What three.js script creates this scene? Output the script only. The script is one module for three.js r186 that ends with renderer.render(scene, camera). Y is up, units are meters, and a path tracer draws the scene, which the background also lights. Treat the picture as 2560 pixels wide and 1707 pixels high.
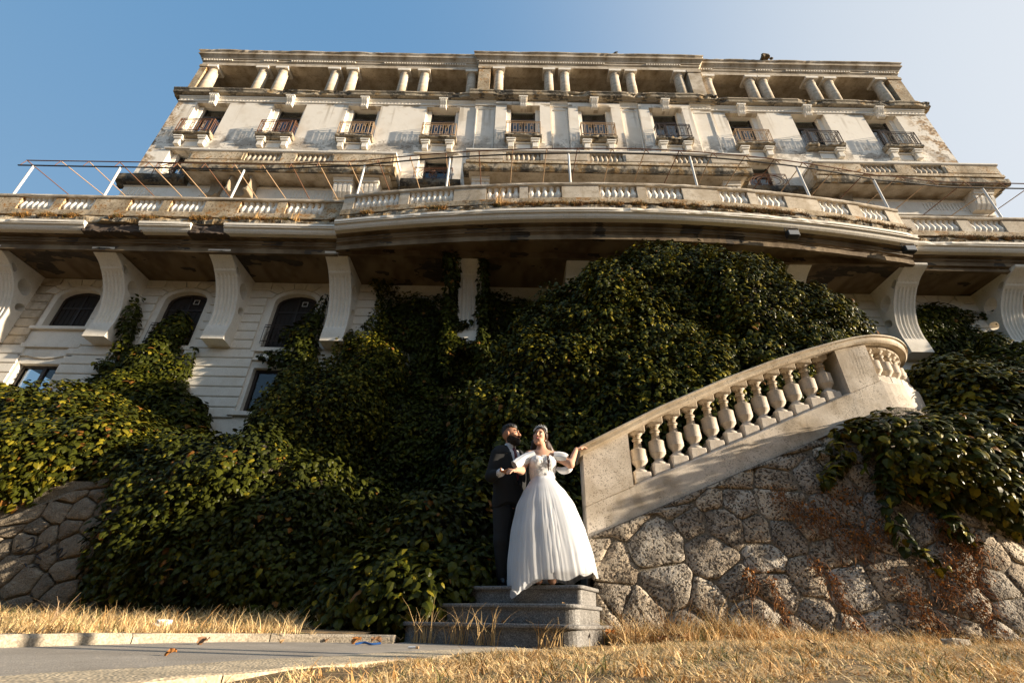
import * as THREE from 'three';
import { mergeGeometries } from 'three/addons/utils/BufferGeometryUtils.js';
import { RoundedBoxGeometry } from 'three/addons/geometries/RoundedBoxGeometry.js';

// ---------- camera, sky, sun, exposure ----------
const scene = new THREE.Scene();
const camera = new THREE.PerspectiveCamera(71.65, 1024 / 682, 0.05, 600);
camera.position.set(0, 0.165, 0);
camera.lookAt(0, 0.165 + Math.sin(0.53756), -Math.cos(0.53756));
camera.rotateZ(0.0192);
const EXPOSURE = 2.4, SKY = 0.92, SUN_AZ = 79 * Math.PI / 180, SUN_EL = 12.5 * Math.PI / 180;
const sunDir = new THREE.Vector3(Math.sin(SUN_AZ) * Math.cos(SUN_EL), Math.sin(SUN_EL), Math.cos(SUN_AZ) * Math.cos(SUN_EL));
{
  const W = 512, H = 256, data = new Float32Array(W * H * 4), d = new THREE.Vector3();
  for (let j = 0; j < H; j++) for (let i = 0; i < W; i++) {
    const th = ((i + 0.5) / W - 0.5) * 2 * Math.PI, el = ((j + 0.5) / H - 0.5) * Math.PI;
    d.set(Math.cos(th) * Math.cos(el), Math.sin(el), Math.sin(th) * Math.cos(el));
    const g = Math.acos(Math.min(1, Math.max(-1, d.dot(sunDir)))) * 180 / Math.PI, e = Math.max(0, el * 180 / Math.PI);
    const haze = 1 / (1 + Math.exp((g - 68) / 8)), hz = 1.0 * Math.exp(-e / 36) * (1 - haze), glow = 1.3 * Math.exp(-g / 17);
    const blue = [0.085, 0.285, 0.575], pale = [0.74, 0.81, 0.90], low = [0.57, 0.745, 0.87];
    for (let c = 0; c < 3; c++) {
      let v = blue[c] * (1 - haze - hz * 0.75) + pale[c] * haze + low[c] * hz * 0.75 + glow * [1, 0.86, 0.66][c];
      if (el < 0) v = [0.24, 0.2, 0.15][c];
      data[(j * W + i) * 4 + c] = v / EXPOSURE * SKY;
    }
    data[(j * W + i) * 4 + 3] = 1;
  }
  const t = new THREE.DataTexture(data, W, H, THREE.RGBAFormat, THREE.FloatType);
  t.mapping = THREE.EquirectangularReflectionMapping; t.magFilter = THREE.LinearFilter; t.needsUpdate = true;
  scene.background = t; scene.environment = t;
}
const sun = new THREE.DirectionalLight(new THREE.Color().setRGB(1, 0.84, 0.63), 5);
sun.position.copy(sunDir).multiplyScalar(80).add(new THREE.Vector3(1, 8, -8)); sun.target.position.set(1, 8, -8);
sun.castShadow = true; sun.shadow.radius = 1.2; sun.shadow.mapSize.set(4096, 4096);
Object.assign(sun.shadow.camera, { left: -30, right: 30, top: 30, bottom: -30, near: 1, far: 160 });
scene.add(sun, sun.target);
const renderer = new THREE.WebGLRenderer({ antialias: true });
renderer.setSize(1024, 682);
renderer.toneMapping = THREE.LinearToneMapping; renderer.toneMappingExposure = EXPOSURE;
renderer.shadowMap.enabled = true;

// ---------- helpers ----------
function mulberry(s) { return () => { s = (s + 0x6d2b79f5) | 0; let t = Math.imul(s ^ (s >>> 15), 1 | s); t = (t + Math.imul(t ^ (t >>> 7), 61 | t)) ^ t; return ((t ^ (t >>> 14)) >>> 0) / 4294967296; }; }
const rnd = mulberry(7), rr = (a, b, r = rnd) => a + (b - a) * r();
const lerp = (a, b, t) => a + (b - a) * t, clamp = (x, a = 0, b = 1) => Math.min(b, Math.max(a, x)), smooth = (a, b, x) => { const t = clamp((x - a) / (b - a)); return t * t * (3 - 2 * t); };
const V = (x, y, z) => new THREE.Vector3(x, y, z);
function h2(x, y, s) { let h = Math.imul(x, 374761393) ^ Math.imul(y, 668265263) ^ Math.imul(s, 2147483647 - 77777); h = Math.imul(h ^ (h >>> 13), 1274126177); return ((h ^ (h >>> 16)) >>> 0) / 4294967296; }
function vn(x, y, p, s) { // value noise, period p cells (0 = none)
  const xi = Math.floor(x), yi = Math.floor(y), fx = x - xi, fy = y - yi, u = fx * fx * (3 - 2 * fx), v = fy * fy * (3 - 2 * fy);
  const m = (k) => (p ? ((k % p) + p) % p : k), a = m(xi), b = m(xi + 1), c = m(yi), d = m(yi + 1);
  return lerp(lerp(h2(a, c, s), h2(b, c, s), u), lerp(h2(a, d, s), h2(b, d, s), u), v);
}
function fbm(x, y, p, o, s) { let t = 0, a = 0.5, n = 0; for (let i = 0; i < o; i++) { t += a * vn(x, y, p, s + i); n += a; x *= 2; y *= 2; p *= 2; a *= 0.55; } return t / n; }
function n3(x, y, z, s = 1) { return (fbm(x + z * 0.7, y - z * 0.45, 0, 3, s) + fbm(y + x * 0.3 + 17, z + x * 0.41, 0, 3, s + 9)) - 1; }
const names = {};
function numbered(n) { names[n] = (names[n] ?? -1) + 1; return names[n] ? n + '_' + String(names[n]).padStart(3, '0') : n; }
function thing(name, label, category, [x, y, z] = [0, 0, 0], group) {
  const o = new THREE.Group(); o.name = numbered(name); o.position.set(x, y, z); o.userData = { label, category }; if (group) o.userData.group = group; scene.add(o); return o;
}
function finish(m) { m.castShadow = m.receiveShadow = true; return m; }
const wp = (o) => { const p = V(0, 0, 0); for (; o && o !== scene; o = o.parent) p.add(o.position); return p; };
// a piece whose geometry is in world coordinates (or local, placed at pos)
function part(parent, name, geo, mat, pos = [0, 0, 0], rotY = 0, kind) {
  const m = finish(new THREE.Mesh(geo, mat)); m.name = name; m.position.set(...pos).sub(wp(parent)); m.rotation.y = rotY; parent.add(m); if (kind) m.userData.kind = kind; return m;
}
function single(name, geo, mat, label, category, pos = [0, 0, 0], kind) { const m = finish(new THREE.Mesh(geo, mat)); m.name = numbered(name); m.position.set(...pos); if (label) m.userData.label = label; if (category) m.userData.category = category; if (kind) m.userData.kind = kind; scene.add(m); return m; }
function uvBox(g, off = [0, 0, 0]) { // uv in metres, by the way each face points
  if (g.index) g = g.toNonIndexed();
  const p = g.attributes.position.array, n = p.length / 3, uv = new Float32Array(n * 2);
  for (let i = 0; i < n; i += 3) {
    const a = i * 3, ux = p[a + 3] - p[a], uy = p[a + 4] - p[a + 1], uz = p[a + 5] - p[a + 2], vx = p[a + 6] - p[a], vy = p[a + 7] - p[a + 1], vz = p[a + 8] - p[a + 2];
    const nx = Math.abs(uy * vz - uz * vy), ny = Math.abs(uz * vx - ux * vz), nz = Math.abs(ux * vy - uy * vx);
    for (let k = 0; k < 3; k++) {
      const q = a + k * 3, X = p[q] + off[0], Y = p[q + 1] + off[1], Z = p[q + 2] + off[2], w = (i + k) * 2;
      if (nz >= nx && nz >= ny) { uv[w] = X; uv[w + 1] = Y; } else if (nx >= ny) { uv[w] = Z; uv[w + 1] = Y; } else { uv[w] = X; uv[w + 1] = Z; }
    }
  }
  g.setAttribute('uv', new THREE.BufferAttribute(uv, 2)); return g;
}
function clean(g) { g = g.index ? g.toNonIndexed() : g; for (const k of Object.keys(g.attributes)) if (!['position', 'normal', 'uv'].includes(k)) g.deleteAttribute(k); if (!g.attributes.normal) g.computeVertexNormals(); if (!g.attributes.uv) uvBox(g); return g; }
const merge = (list) => mergeGeometries(list.map(clean), false);
const box = (x0, x1, y0, y1, z0, z1) => uvBox(new THREE.BoxGeometry(x1 - x0, y1 - y0, z1 - z0).translate((x0 + x1) / 2, (y0 + y1) / 2, (z0 + z1) / 2));
const rbox = (x0, x1, y0, y1, z0, z1, r = 0.01, s = 2) => uvBox(new RoundedBoxGeometry(x1 - x0, y1 - y0, z1 - z0, s, r).translate((x0 + x1) / 2, (y0 + y1) / 2, (z0 + z1) / 2));
function bar(a, b, r, seg = 5) { const d = V(...b).sub(V(...a)), L = d.length(), g = new THREE.CylinderGeometry(r, r, L, seg, 1); g.applyQuaternion(new THREE.Quaternion().setFromUnitVectors(V(0, 1, 0), d.normalize())); g.translate((a[0] + b[0]) / 2, (a[1] + b[1]) / 2, (a[2] + b[2]) / 2); return uvBox(g); }
function tube(pts, r, n = 24, seg = 5, closed = false) { return uvBox(new THREE.TubeGeometry(new THREE.CatmullRomCurve3(pts.map((p) => V(...p)), closed), n, r, seg, closed)); }
function quads(P, idx) { const a = []; for (const [i, j, k, l] of idx) { a.push(...P[i], ...P[j], ...P[k], ...P[i], ...P[k], ...P[l]); } const g = new THREE.BufferGeometry(); g.setAttribute('position', new THREE.BufferAttribute(new Float32Array(a), 3)); g.computeVertexNormals(); return uvBox(g); }
// sweeps a profile of [offset, y] along stations xs; front(x) gives the depth D, so z = -(D) + offset (offset > 0 = outwards)
function sweep(profile, xs, front, jit) {
  const rows = xs.map((x) => profile.map(([o, y], k) => { const j = jit ? jit(x, k, y) : [0, 0]; return [x, y + j[1], -front(x) + o + j[0]]; })), n = profile.length, a = [];
  const tri = (p, q, r) => a.push(...p, ...q, ...r);
  for (let i = 0; i + 1 < rows.length; i++) for (let k = 0; k < n; k++) { const l = (k + 1) % n; tri(rows[i][k], rows[i + 1][k], rows[i + 1][l]); tri(rows[i][k], rows[i + 1][l], rows[i][l]); }
  const cap = THREE.ShapeUtils.triangulateShape(profile.map((p) => new THREE.Vector2(p[0], p[1])), []);
  for (const [p, q, r] of cap) { tri(rows[0][p], rows[0][r], rows[0][q]); const e = rows[rows.length - 1]; tri(e[p], e[q], e[r]); }
  const g = new THREE.BufferGeometry(); g.setAttribute('position', new THREE.BufferAttribute(new Float32Array(a), 3)); g.computeVertexNormals(); return uvBox(g);
}
const range = (a, b, n) => Array.from({ length: n + 1 }, (_, i) => a + (b - a) * i / n);
function lathe(pts, seg) { return uvBox(new THREE.LatheGeometry(pts.map((p) => new THREE.Vector2(p[0], p[1])), seg)); }
function extrude(poly, holes, depth, z0) { // polygon in x, y pushed along z from z0 to z0 + depth
  const s = new THREE.Shape(poly.map((p) => new THREE.Vector2(...p))); for (const h of holes) s.holes.push(new THREE.Path(h.map((p) => new THREE.Vector2(...p))));
  return uvBox(new THREE.ExtrudeGeometry(s, { depth, bevelEnabled: false }).translate(0, 0, z0));
}
const rect = (x0, x1, y0, y1) => [[x0, y0], [x1, y0], [x1, y1], [x0, y1]];
// naive surface nets: meshes the zero level of f (negative inside)
function nets(f, lo, hi, h, color) {
  const nx = Math.ceil((hi[0] - lo[0]) / h) + 2, ny = Math.ceil((hi[1] - lo[1]) / h) + 2, nz = Math.ceil((hi[2] - lo[2]) / h) + 2, F = new Float32Array(nx * ny * nz), id = (i, j, k) => i + nx * (j + ny * k);
  for (let k = 0; k < nz; k++) for (let j = 0; j < ny; j++) for (let i = 0; i < nx; i++) F[id(i, j, k)] = f(lo[0] + i * h, lo[1] + j * h, lo[2] + k * h);
  const map = new Int32Array(nx * ny * nz).fill(-1), pos = [], idx = [];
  const C = [[0, 0, 0], [1, 0, 0], [0, 1, 0], [1, 1, 0], [0, 0, 1], [1, 0, 1], [0, 1, 1], [1, 1, 1]], E = [[0, 1], [2, 3], [4, 5], [6, 7], [0, 2], [1, 3], [4, 6], [5, 7], [0, 4], [1, 5], [2, 6], [3, 7]];
  for (let k = 0; k < nz - 1; k++) for (let j = 0; j < ny - 1; j++) for (let i = 0; i < nx - 1; i++) {
    const v = C.map((c) => F[id(i + c[0], j + c[1], k + c[2])]); let m = 0; for (const x of v) if (x < 0) m++;
    if (m === 0 || m === 8) continue;
    let n = 0, x = 0, y = 0, z = 0;
    for (const [a, b] of E) if ((v[a] < 0) !== (v[b] < 0)) { const t = v[a] / (v[a] - v[b]); n++; x += lerp(C[a][0], C[b][0], t); y += lerp(C[a][1], C[b][1], t); z += lerp(C[a][2], C[b][2], t); }
    map[id(i, j, k)] = pos.length / 3; pos.push(lo[0] + (i + x / n) * h, lo[1] + (j + y / n) * h, lo[2] + (k + z / n) * h);
  }
  const quad = (a, b, c, d, flip) => { if (a < 0 || b < 0 || c < 0 || d < 0) return; if (flip) idx.push(a, c, b, a, d, c); else idx.push(a, b, c, a, c, d); };
  for (let k = 1; k < nz - 1; k++) for (let j = 1; j < ny - 1; j++) for (let i = 1; i < nx - 1; i++) {
    const s = F[id(i, j, k)] < 0;
    if (s !== F[id(i + 1, j, k)] < 0) quad(map[id(i, j - 1, k - 1)], map[id(i, j, k - 1)], map[id(i, j, k)], map[id(i, j - 1, k)], !s);
    if (s !== F[id(i, j + 1, k)] < 0) quad(map[id(i - 1, j, k - 1)], map[id(i, j, k - 1)], map[id(i, j, k)], map[id(i - 1, j, k)], s);
    if (s !== F[id(i, j, k + 1)] < 0) quad(map[id(i - 1, j - 1, k)], map[id(i, j - 1, k)], map[id(i, j, k)], map[id(i - 1, j, k)], !s);
  }
  const g = new THREE.BufferGeometry(), P = new Float32Array(pos), N = new Float32Array(pos.length), e = h * 0.4;
  for (let q = 0; q < P.length; q += 3) {
    const [x, y, z] = [P[q], P[q + 1], P[q + 2]], v = V(f(x + e, y, z) - f(x - e, y, z), f(x, y + e, z) - f(x, y - e, z), f(x, y, z + e) - f(x, y, z - e)).normalize();
    N[q] = v.x; N[q + 1] = v.y; N[q + 2] = v.z;
  }
  g.setAttribute('position', new THREE.BufferAttribute(P, 3)); g.setAttribute('normal', new THREE.BufferAttribute(N, 3)); g.setIndex(idx);
  if (color) { const c = new Float32Array(P.length); for (let q = 0; q < P.length; q += 3) c.set(color(P[q], P[q + 1], P[q + 2]), q); g.setAttribute('color', new THREE.BufferAttribute(c, 3)); }
  return g;
}
function cap(x, y, z, a, b, ra, rb) { // tapered capsule
  const bx = b[0] - a[0], by = b[1] - a[1], bz = b[2] - a[2], px = x - a[0], py = y - a[1], pz = z - a[2], t = clamp((px * bx + py * by + pz * bz) / (bx * bx + by * by + bz * bz + 1e-9));
  return Math.hypot(px - bx * t, py - by * t, pz - bz * t) - lerp(ra, rb, t);
}
const ell = (x, y, z, c, r) => { const X = (x - c[0]) / r[0], Y = (y - c[1]) / r[1], Z = (z - c[2]) / r[2], k = Math.hypot(X, Y, Z); return (k - 1) * Math.min(...r); };
const smin = (a, b, k) => { const h = clamp(0.5 + 0.5 * (b - a) / k); return lerp(b, a, h) - k * h * (1 - h); };

// ---------- textures and materials ----------
function tex(w, h, fn, srgb, rep) {
  const d = new Uint8Array(w * h * 4);
  for (let y = 0; y < h; y++) for (let x = 0; x < w; x++) { const c = fn((x + 0.5) / w, (y + 0.5) / h), o = (y * w + x) * 4; for (let k = 0; k < 3; k++) d[o + k] = clamp(c[k] ?? c[0]) * 255; d[o + 3] = 255; }
  const t = new THREE.DataTexture(d, w, h); t.magFilter = THREE.LinearFilter; t.wrapS = t.wrapT = THREE.RepeatWrapping; if (srgb) t.colorSpace = THREE.SRGBColorSpace; if (rep) t.repeat.set(...rep); t.needsUpdate = true; return t;
}
const mix3 = (a, b, t) => [lerp(a[0], b[0], t), lerp(a[1], b[1], t), lerp(a[2], b[2], t)];
const hexc = (h) => [(h >> 16 & 255) / 255, (h >> 8 & 255) / 255, (h & 255) / 255];
const std = (o) => new THREE.MeshStandardMaterial({ roughness: 0.9, side: THREE.DoubleSide, ...o });
const plain = (r, g, b, rough = 0.9, o = {}) => std({ color: new THREE.Color().setRGB(r, g, b), roughness: rough, ...o });
const plasterFn = (base, dirt, amount, specks, seed) => (u, v) => {
  const big = fbm(u * 4, v * 4, 4, 4, seed), mid = fbm(u * 16, v * 16, 16, 3, seed + 20), fine = vn(u * 400, v * 400, 400, seed + 40), sp = fbm(u * 170, v * 170, 170, 3, seed + 60), cl = smooth(0.45, 0.62, fbm(u * 7, v * 7, 7, 3, seed + 80));
  let c = mix3(base, dirt, clamp(smooth(0.5 - amount * 0.3, 0.85, big) * 0.9 * amount + smooth(0.45, 0.85, mid) * 0.35 * amount));
  const s = smooth(0.64 - specks * 0.1, 0.8, sp) * specks * (0.25 + 0.75 * cl); c = mix3(c, [0.25, 0.22, 0.18], s * 0.7);
  const k = 0.95 + 0.1 * fine; return [c[0] * k, c[1] * k, c[2] * k];
};
const bumpPlaster = tex(512, 512, (u, v) => [0.75 * fbm(u * 14, v * 14, 14, 5, 5) + 0.25 * vn(u * 200, v * 200, 200, 8)], false, [0.5, 0.5]);
const T = {
  clean: tex(1024, 1024, plasterFn(hexc(0xebe4d8), hexc(0xbfb098), 0.3, 0.25, 11), true, [0.4, 0.4]),
  worn: tex(1024, 1024, plasterFn(hexc(0xcfc3b1), hexc(0x8d7b62), 0.85, 0.7, 31), true, [0.4, 0.4]),
  stair: tex(1024, 1024, plasterFn(hexc(0xd9cfc2), hexc(0x9a8b76), 0.85, 0.7, 91), true, [0.55, 0.55]),
  lichen: tex(1024, 1024, (u, v) => {
    const a = plasterFn(hexc(0xd6c6ad), hexc(0x8f7d62), 1, 0.5, 51)(u, v), b = fbm(u * 12, v * 12, 12, 4, 71), s = fbm(u * 70, v * 70, 70, 3, 81), w = vn(u * 3, v * 3, 3, 77);
    let c = mix3(a, hexc(0xa56a2a), smooth(0.5, 0.66, b * 0.55 + s * 0.45) * 0.7 * smooth(0.25, 0.7, w + 0.15)); return mix3(c, hexc(0x4a3a28), smooth(0.6, 0.72, s) * 0.5);
  }, true, [0.35, 0.35]),
  ledge: tex(1024, 1024, (u, v) => { const b = fbm(u * 8, v * 8, 8, 5, 61), s = fbm(u * 50, v * 50, 50, 3, 66); let c = mix3(hexc(0x9c8f7a), hexc(0x4c463c), smooth(0.42, 0.62, b)); c = mix3(c, hexc(0x8a6a3c), smooth(0.55, 0.7, fbm(u * 6 + 3, v * 6, 6, 4, 68)) * 0.7); return mix3(c, hexc(0xd8cbb6), smooth(0.62, 0.75, s) * 0.5); }, true, [0.4, 0.4]),
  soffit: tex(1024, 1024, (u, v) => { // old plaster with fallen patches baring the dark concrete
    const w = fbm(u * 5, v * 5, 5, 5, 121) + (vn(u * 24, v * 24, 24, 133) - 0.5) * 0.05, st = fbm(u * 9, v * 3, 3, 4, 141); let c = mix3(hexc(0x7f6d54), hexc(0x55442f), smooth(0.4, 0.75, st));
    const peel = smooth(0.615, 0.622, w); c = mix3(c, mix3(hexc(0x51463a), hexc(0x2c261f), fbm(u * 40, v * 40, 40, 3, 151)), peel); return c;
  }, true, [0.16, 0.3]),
  rock: tex(1024, 1024, (u, v) => {
    const b = fbm(u * 6, v * 6, 6, 4, 161), p = fbm(u * 64, v * 64, 64, 3, 171), f = vn(u * 300, v * 300, 300, 181); let c = mix3(hexc(0xb9b1a5), hexc(0x867c70), smooth(0.35, 0.7, b)); c = mix3(c, hexc(0xc4b7a3), smooth(0.56, 0.72, fbm(u * 60, v * 60, 60, 2, 185)) * 0.6);
    c = mix3(c, hexc(0x2d251d), (1 - smooth(0.32, 0.44, p)) * 0.7); const k = 0.86 + 0.28 * f; return [c[0] * k, c[1] * k, c[2] * k];
  }, true, [0.9, 0.9]),
  rockBump: tex(1024, 1024, (u, v) => [0.25 * fbm(u * 12, v * 12, 12, 3, 191) + 0.75 * smooth(0.3, 0.55, fbm(u * 64, v * 64, 64, 3, 171)) * (0.75 + 0.25 * vn(u * 150, v * 150, 150, 7))], false, [0.9, 0.9]),
  granite: tex(512, 512, (u, v) => { const f = vn(u * 170, v * 170, 170, 201), g = vn(u * 90, v * 90, 90, 211), k = 0.22 + 0.32 * f + 0.14 * g + 0.1 * (fbm(u * 4, v * 4, 4, 3, 3) - 0.5); return [k * 0.99, k * 0.97, k * 0.95]; }, true, [1.4, 1.4]),
  asphalt: tex(1024, 1024, (u, v) => { const f = vn(u * 330, v * 330, 330, 221), b = fbm(u * 5, v * 5, 5, 4, 231), k = 0.52 + 0.12 * f + 0.14 * (b - 0.5), s = smooth(0.8, 0.9, vn(u * 150, v * 150, 150, 3)) * 0.1; return [k + 0.035 + s, k + s * 0.9, k - 0.045 + s * 0.7]; }, true, [0.7, 0.7]),
  kerb: tex(512, 512, (u, v) => { const f = vn(u * 120, v * 120, 120, 241), b = fbm(u * 8, v * 8, 8, 4, 251), k = 0.62 + 0.2 * (f - 0.5) + 0.22 * (b - 0.5); return [k, k * 0.95, k * 0.87]; }, true, [1.3, 1.3]),
  soil: tex(1024, 1024, (u, v) => { const b = fbm(u * 8, v * 8, 8, 5, 261), f = vn(u * 250, v * 250, 250, 271); let c = mix3(hexc(0xae8f63), hexc(0x6d583b), smooth(0.35, 0.65, b)); const k = 0.8 + 0.4 * f; return [c[0] * k, c[1] * k, c[2] * k]; }, true, [0.5, 0.5]),
};
// the upper front, 36 x 8 m from (-16.2, 14): stains, grey repairs and cracks where the photograph shows them
T.front = (() => {
  const X0 = -16.2, Y0 = 14, W = 36, H = 8, balc = [-13.98, -10.44, -7.0, -3.37, 0.3, 3.52, 6.74, 10.37, 13.42, 16.76];
  const t = tex(2048, 512, (u, v) => {
    const x = X0 + u * W, y = Y0 + v * H, b = fbm(x * 0.8, y * 0.8, 0, 5, 301), m = fbm(x * 3, y * 3, 0, 4, 311), f = fbm(x * 14, y * 14, 0, 2, 321);
    let c = mix3(hexc(0xe9e1d4), hexc(0xdcd1c0), smooth(0.4, 0.75, b)); c = mix3(c, hexc(0xc3b49d), smooth(0.62, 0.78, m) * 0.25);
    const drip = smooth(0.62, 0.8, fbm(x * 5, y * 0.35, 0, 3, 341)) * smooth(18.3, 20.5, y) * 0.45; c = mix3(c, hexc(0x9a8d7b), drip); const band = Math.exp(-(((y - 17.75) / 0.5) ** 2)); // damp zone along the small balconies
    c = mix3(c, hexc(0xa79d90), smooth(0.5, 0.6, m * 0.7 + b * 0.3 + band * 0.1) * band * 0.8);
    const ridge = Math.abs(fbm(x * 1.7, y * 4.5, 0, 4, 331) - 0.5), crack = (1 - smooth(0.004, 0.016, ridge)) * band; c = mix3(c, hexc(0x5b5045), crack * 0.85);
    let near = 9; for (const q of balc) near = Math.min(near, Math.abs(x - q)); c = mix3(c, hexc(0x8d8072), band * smooth(0.62, 0.7, f * 0.5 + m * 0.5) * (near < 1.6 ? 0.8 : 0.3));
    const edge = Math.max(smooth(-14.9, -15.6, x) * 0.7, smooth(17.6, 18.7, x)); c = mix3(c, hexc(0x9a6d3c), edge * smooth(0.46, 0.58, m) * 0.75 * smooth(0.2, 0.5, f)); c = mix3(c, hexc(0x4f463c), edge * smooth(0.56, 0.66, f * 0.6 + m * 0.4) * 0.6);
    c = mix3(c, hexc(0x7a6a55), Math.exp(-(((y - 20.62) / 0.1) ** 2)) * smooth(0.45, 0.6, m) * 0.7);
    c = mix3(c, hexc(0x8a7a63), smooth(16.4, 15.2, y) * smooth(0.45, 0.65, m) * 0.6);
    return c;
  }, true, [1 / W, 1 / H]);
  t.offset.set(-X0 / W, -Y0 / H); t.wrapS = t.wrapT = THREE.ClampToEdgeWrapping; return t;
})();
const M = {
  front: std({ map: T.front, bumpMap: bumpPlaster, bumpScale: 0.004 }),
  clean: std({ map: T.clean, bumpMap: bumpPlaster, bumpScale: 0.004 }), worn: std({ map: T.worn, bumpMap: bumpPlaster, bumpScale: 0.004 }), stair: std({ map: T.stair, bumpMap: bumpPlaster, bumpScale: 0.003 }),
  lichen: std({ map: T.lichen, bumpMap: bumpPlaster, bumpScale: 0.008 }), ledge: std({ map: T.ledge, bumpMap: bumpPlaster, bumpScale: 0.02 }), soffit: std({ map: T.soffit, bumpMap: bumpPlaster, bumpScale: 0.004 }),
  rock: std({ map: T.rock, bumpMap: T.rockBump, bumpScale: 0.022, roughness: 0.95 }), mortar: std({ map: T.kerb, color: new THREE.Color().setRGB(0.5, 0.47, 0.42), bumpMap: T.rockBump, bumpScale: 0.01 }),
  granite: std({ map: T.granite, roughness: 0.6, bumpMap: T.granite, bumpScale: 0.001 }), asphalt: std({ map: T.asphalt, bumpMap: T.asphalt, bumpScale: 0.006 }), kerb: std({ map: T.kerb, color: new THREE.Color().setRGB(1.05, 1.0, 0.93), bumpMap: T.kerb, bumpScale: 0.008 }), soil: std({ map: T.soil, bumpMap: T.soil, bumpScale: 0.02 }),
  rust: plain(0.15, 0.068, 0.034, 0.85), iron: plain(0.045, 0.03, 0.024, 0.7), rustPale: plain(0.40, 0.27, 0.16, 0.85), whitePipe: plain(0.7, 0.68, 0.64, 0.6), blackPipe: plain(0.02, 0.018, 0.017, 0.6),
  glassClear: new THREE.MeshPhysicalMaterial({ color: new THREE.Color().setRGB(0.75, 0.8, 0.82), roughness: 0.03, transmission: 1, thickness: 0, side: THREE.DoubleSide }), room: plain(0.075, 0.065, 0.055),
  kerbPale: std({ map: T.kerb, color: new THREE.Color().setRGB(1.45, 1.33, 1.12), bumpMap: T.kerb, bumpScale: 0.012 }),
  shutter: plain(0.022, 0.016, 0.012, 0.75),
  frame: plain(0.03, 0.02, 0.015, 0.5), glass: plain(0.006, 0.008, 0.01, 0.04), dark: plain(0.008, 0.007, 0.006, 1), lead: std({ map: T.ledge, color: new THREE.Color().setRGB(0.42, 0.42, 0.42) }),
  earth: std({ map: T.soil, color: new THREE.Color().setRGB(0.3, 0.29, 0.28) }),
  moss: plain(0.16, 0.085, 0.02, 1), brick: plain(0.075, 0.055, 0.042, 1),
};
// ---------- the old hotel ----------
const hotel = thing('hotel_building', 'weathered white hotel with columned loggia, curved terrace and broken balconies above the road', 'hotel', [1.6, 0, -13.3]);
const WL = -15.65, WR = 18.94, C0 = -1.9, C1 = 8.98, ZW = 13.25, ZC = 13.08; // wing and centre depths of the upper front
const wins = [-13.98, -10.44, -7.0, -3.37, 0.31, 3.56, 6.82, 10.37, 13.42, 16.76], inC = (x) => x > C0 && x < C1, dz = (x) => (inC(x) ? ZC : ZW);
// body behind the front
{
  part(hotel, 'rear_wall', box(WL + 0.02, WR - 0.02, 20.93, 23.7, -26, -14.95), M.worn);
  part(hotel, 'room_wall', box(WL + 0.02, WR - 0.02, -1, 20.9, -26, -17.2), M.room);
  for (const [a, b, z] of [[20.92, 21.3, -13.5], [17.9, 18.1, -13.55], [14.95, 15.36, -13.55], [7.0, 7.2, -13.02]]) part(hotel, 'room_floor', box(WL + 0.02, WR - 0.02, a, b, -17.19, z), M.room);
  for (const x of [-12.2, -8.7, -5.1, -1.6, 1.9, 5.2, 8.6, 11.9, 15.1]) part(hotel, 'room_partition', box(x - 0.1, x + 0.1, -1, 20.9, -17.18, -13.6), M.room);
  const holesA = (a, b) => wins.filter((x) => x > a && x < b).map((x) => rect(x - 0.76, x + 0.76, 18.16, 20.58)), holesB = (a, b) => wins.filter((x) => x > a && x < b).map((x) => rect(x - 0.72, x + 0.72, 15.42, 17.22));
  for (const [a, b, D, label] of [[WL, C0, ZW], [C0, C1, ZC + 0.12], [C1, WR, ZW]]) part(hotel, 'front_wall', extrude(rect(a, b, 10.2, 21.0), [...holesA(a, b), ...holesB(a, b)], 0.22, -D - 0.22), M.front);
  // end walls and the returns of the projecting centre
  for (const [p, q, r, s] of [[WL, WL + 0.3, -14.3, -ZW - 0.221], [WR - 0.3, WR, -14.3, -ZW - 0.221], [C0, C0 + 0.2, -ZW - 0.3, -ZC - 0.341], [C1 - 0.2, C1, -ZW - 0.3, -ZC - 0.341]]) part(hotel, 'side_wall', box(p, q, 10.2, 21.0, r, s), M.front);
  // window bays of the centre stand proud of the sunk panels between them
  for (const [a, b] of [[-0.94, 1.54], [2.36, 4.75], [5.6, 7.98]]) {
    const c = (a + b) / 2, w = wins.reduce((p, q) => (Math.abs(q - c) < Math.abs(p - c) ? q : p));
    part(hotel, 'window_bay', extrude(rect(a, b, 14.6, 20.86), [rect(w - 0.76, w + 0.76, 18.16, 20.58), rect(w - 0.72, w + 0.72, 15.42, 17.22)], 0.118, -ZC - 0.118), M.front);
  }
  for (const [a, b] of [[-1.9, -0.94], [1.54, 2.36], [4.75, 5.6], [7.98, 8.98]]) { // moulded panel frames
    const z = -ZC - 0.12, g = [];
    for (const [p, q, r, s] of [[a + 0.06, a + 0.1, 14.7, 20.45], [b - 0.1, b - 0.06, 14.7, 20.45], [a + 0.1, b - 0.1, 20.41, 20.45]]) g.push(box(p, q, r, s, z - 0.01, z + 0.03));
    part(hotel, 'wall_panel', merge(g), M.clean);
  }
}
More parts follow.
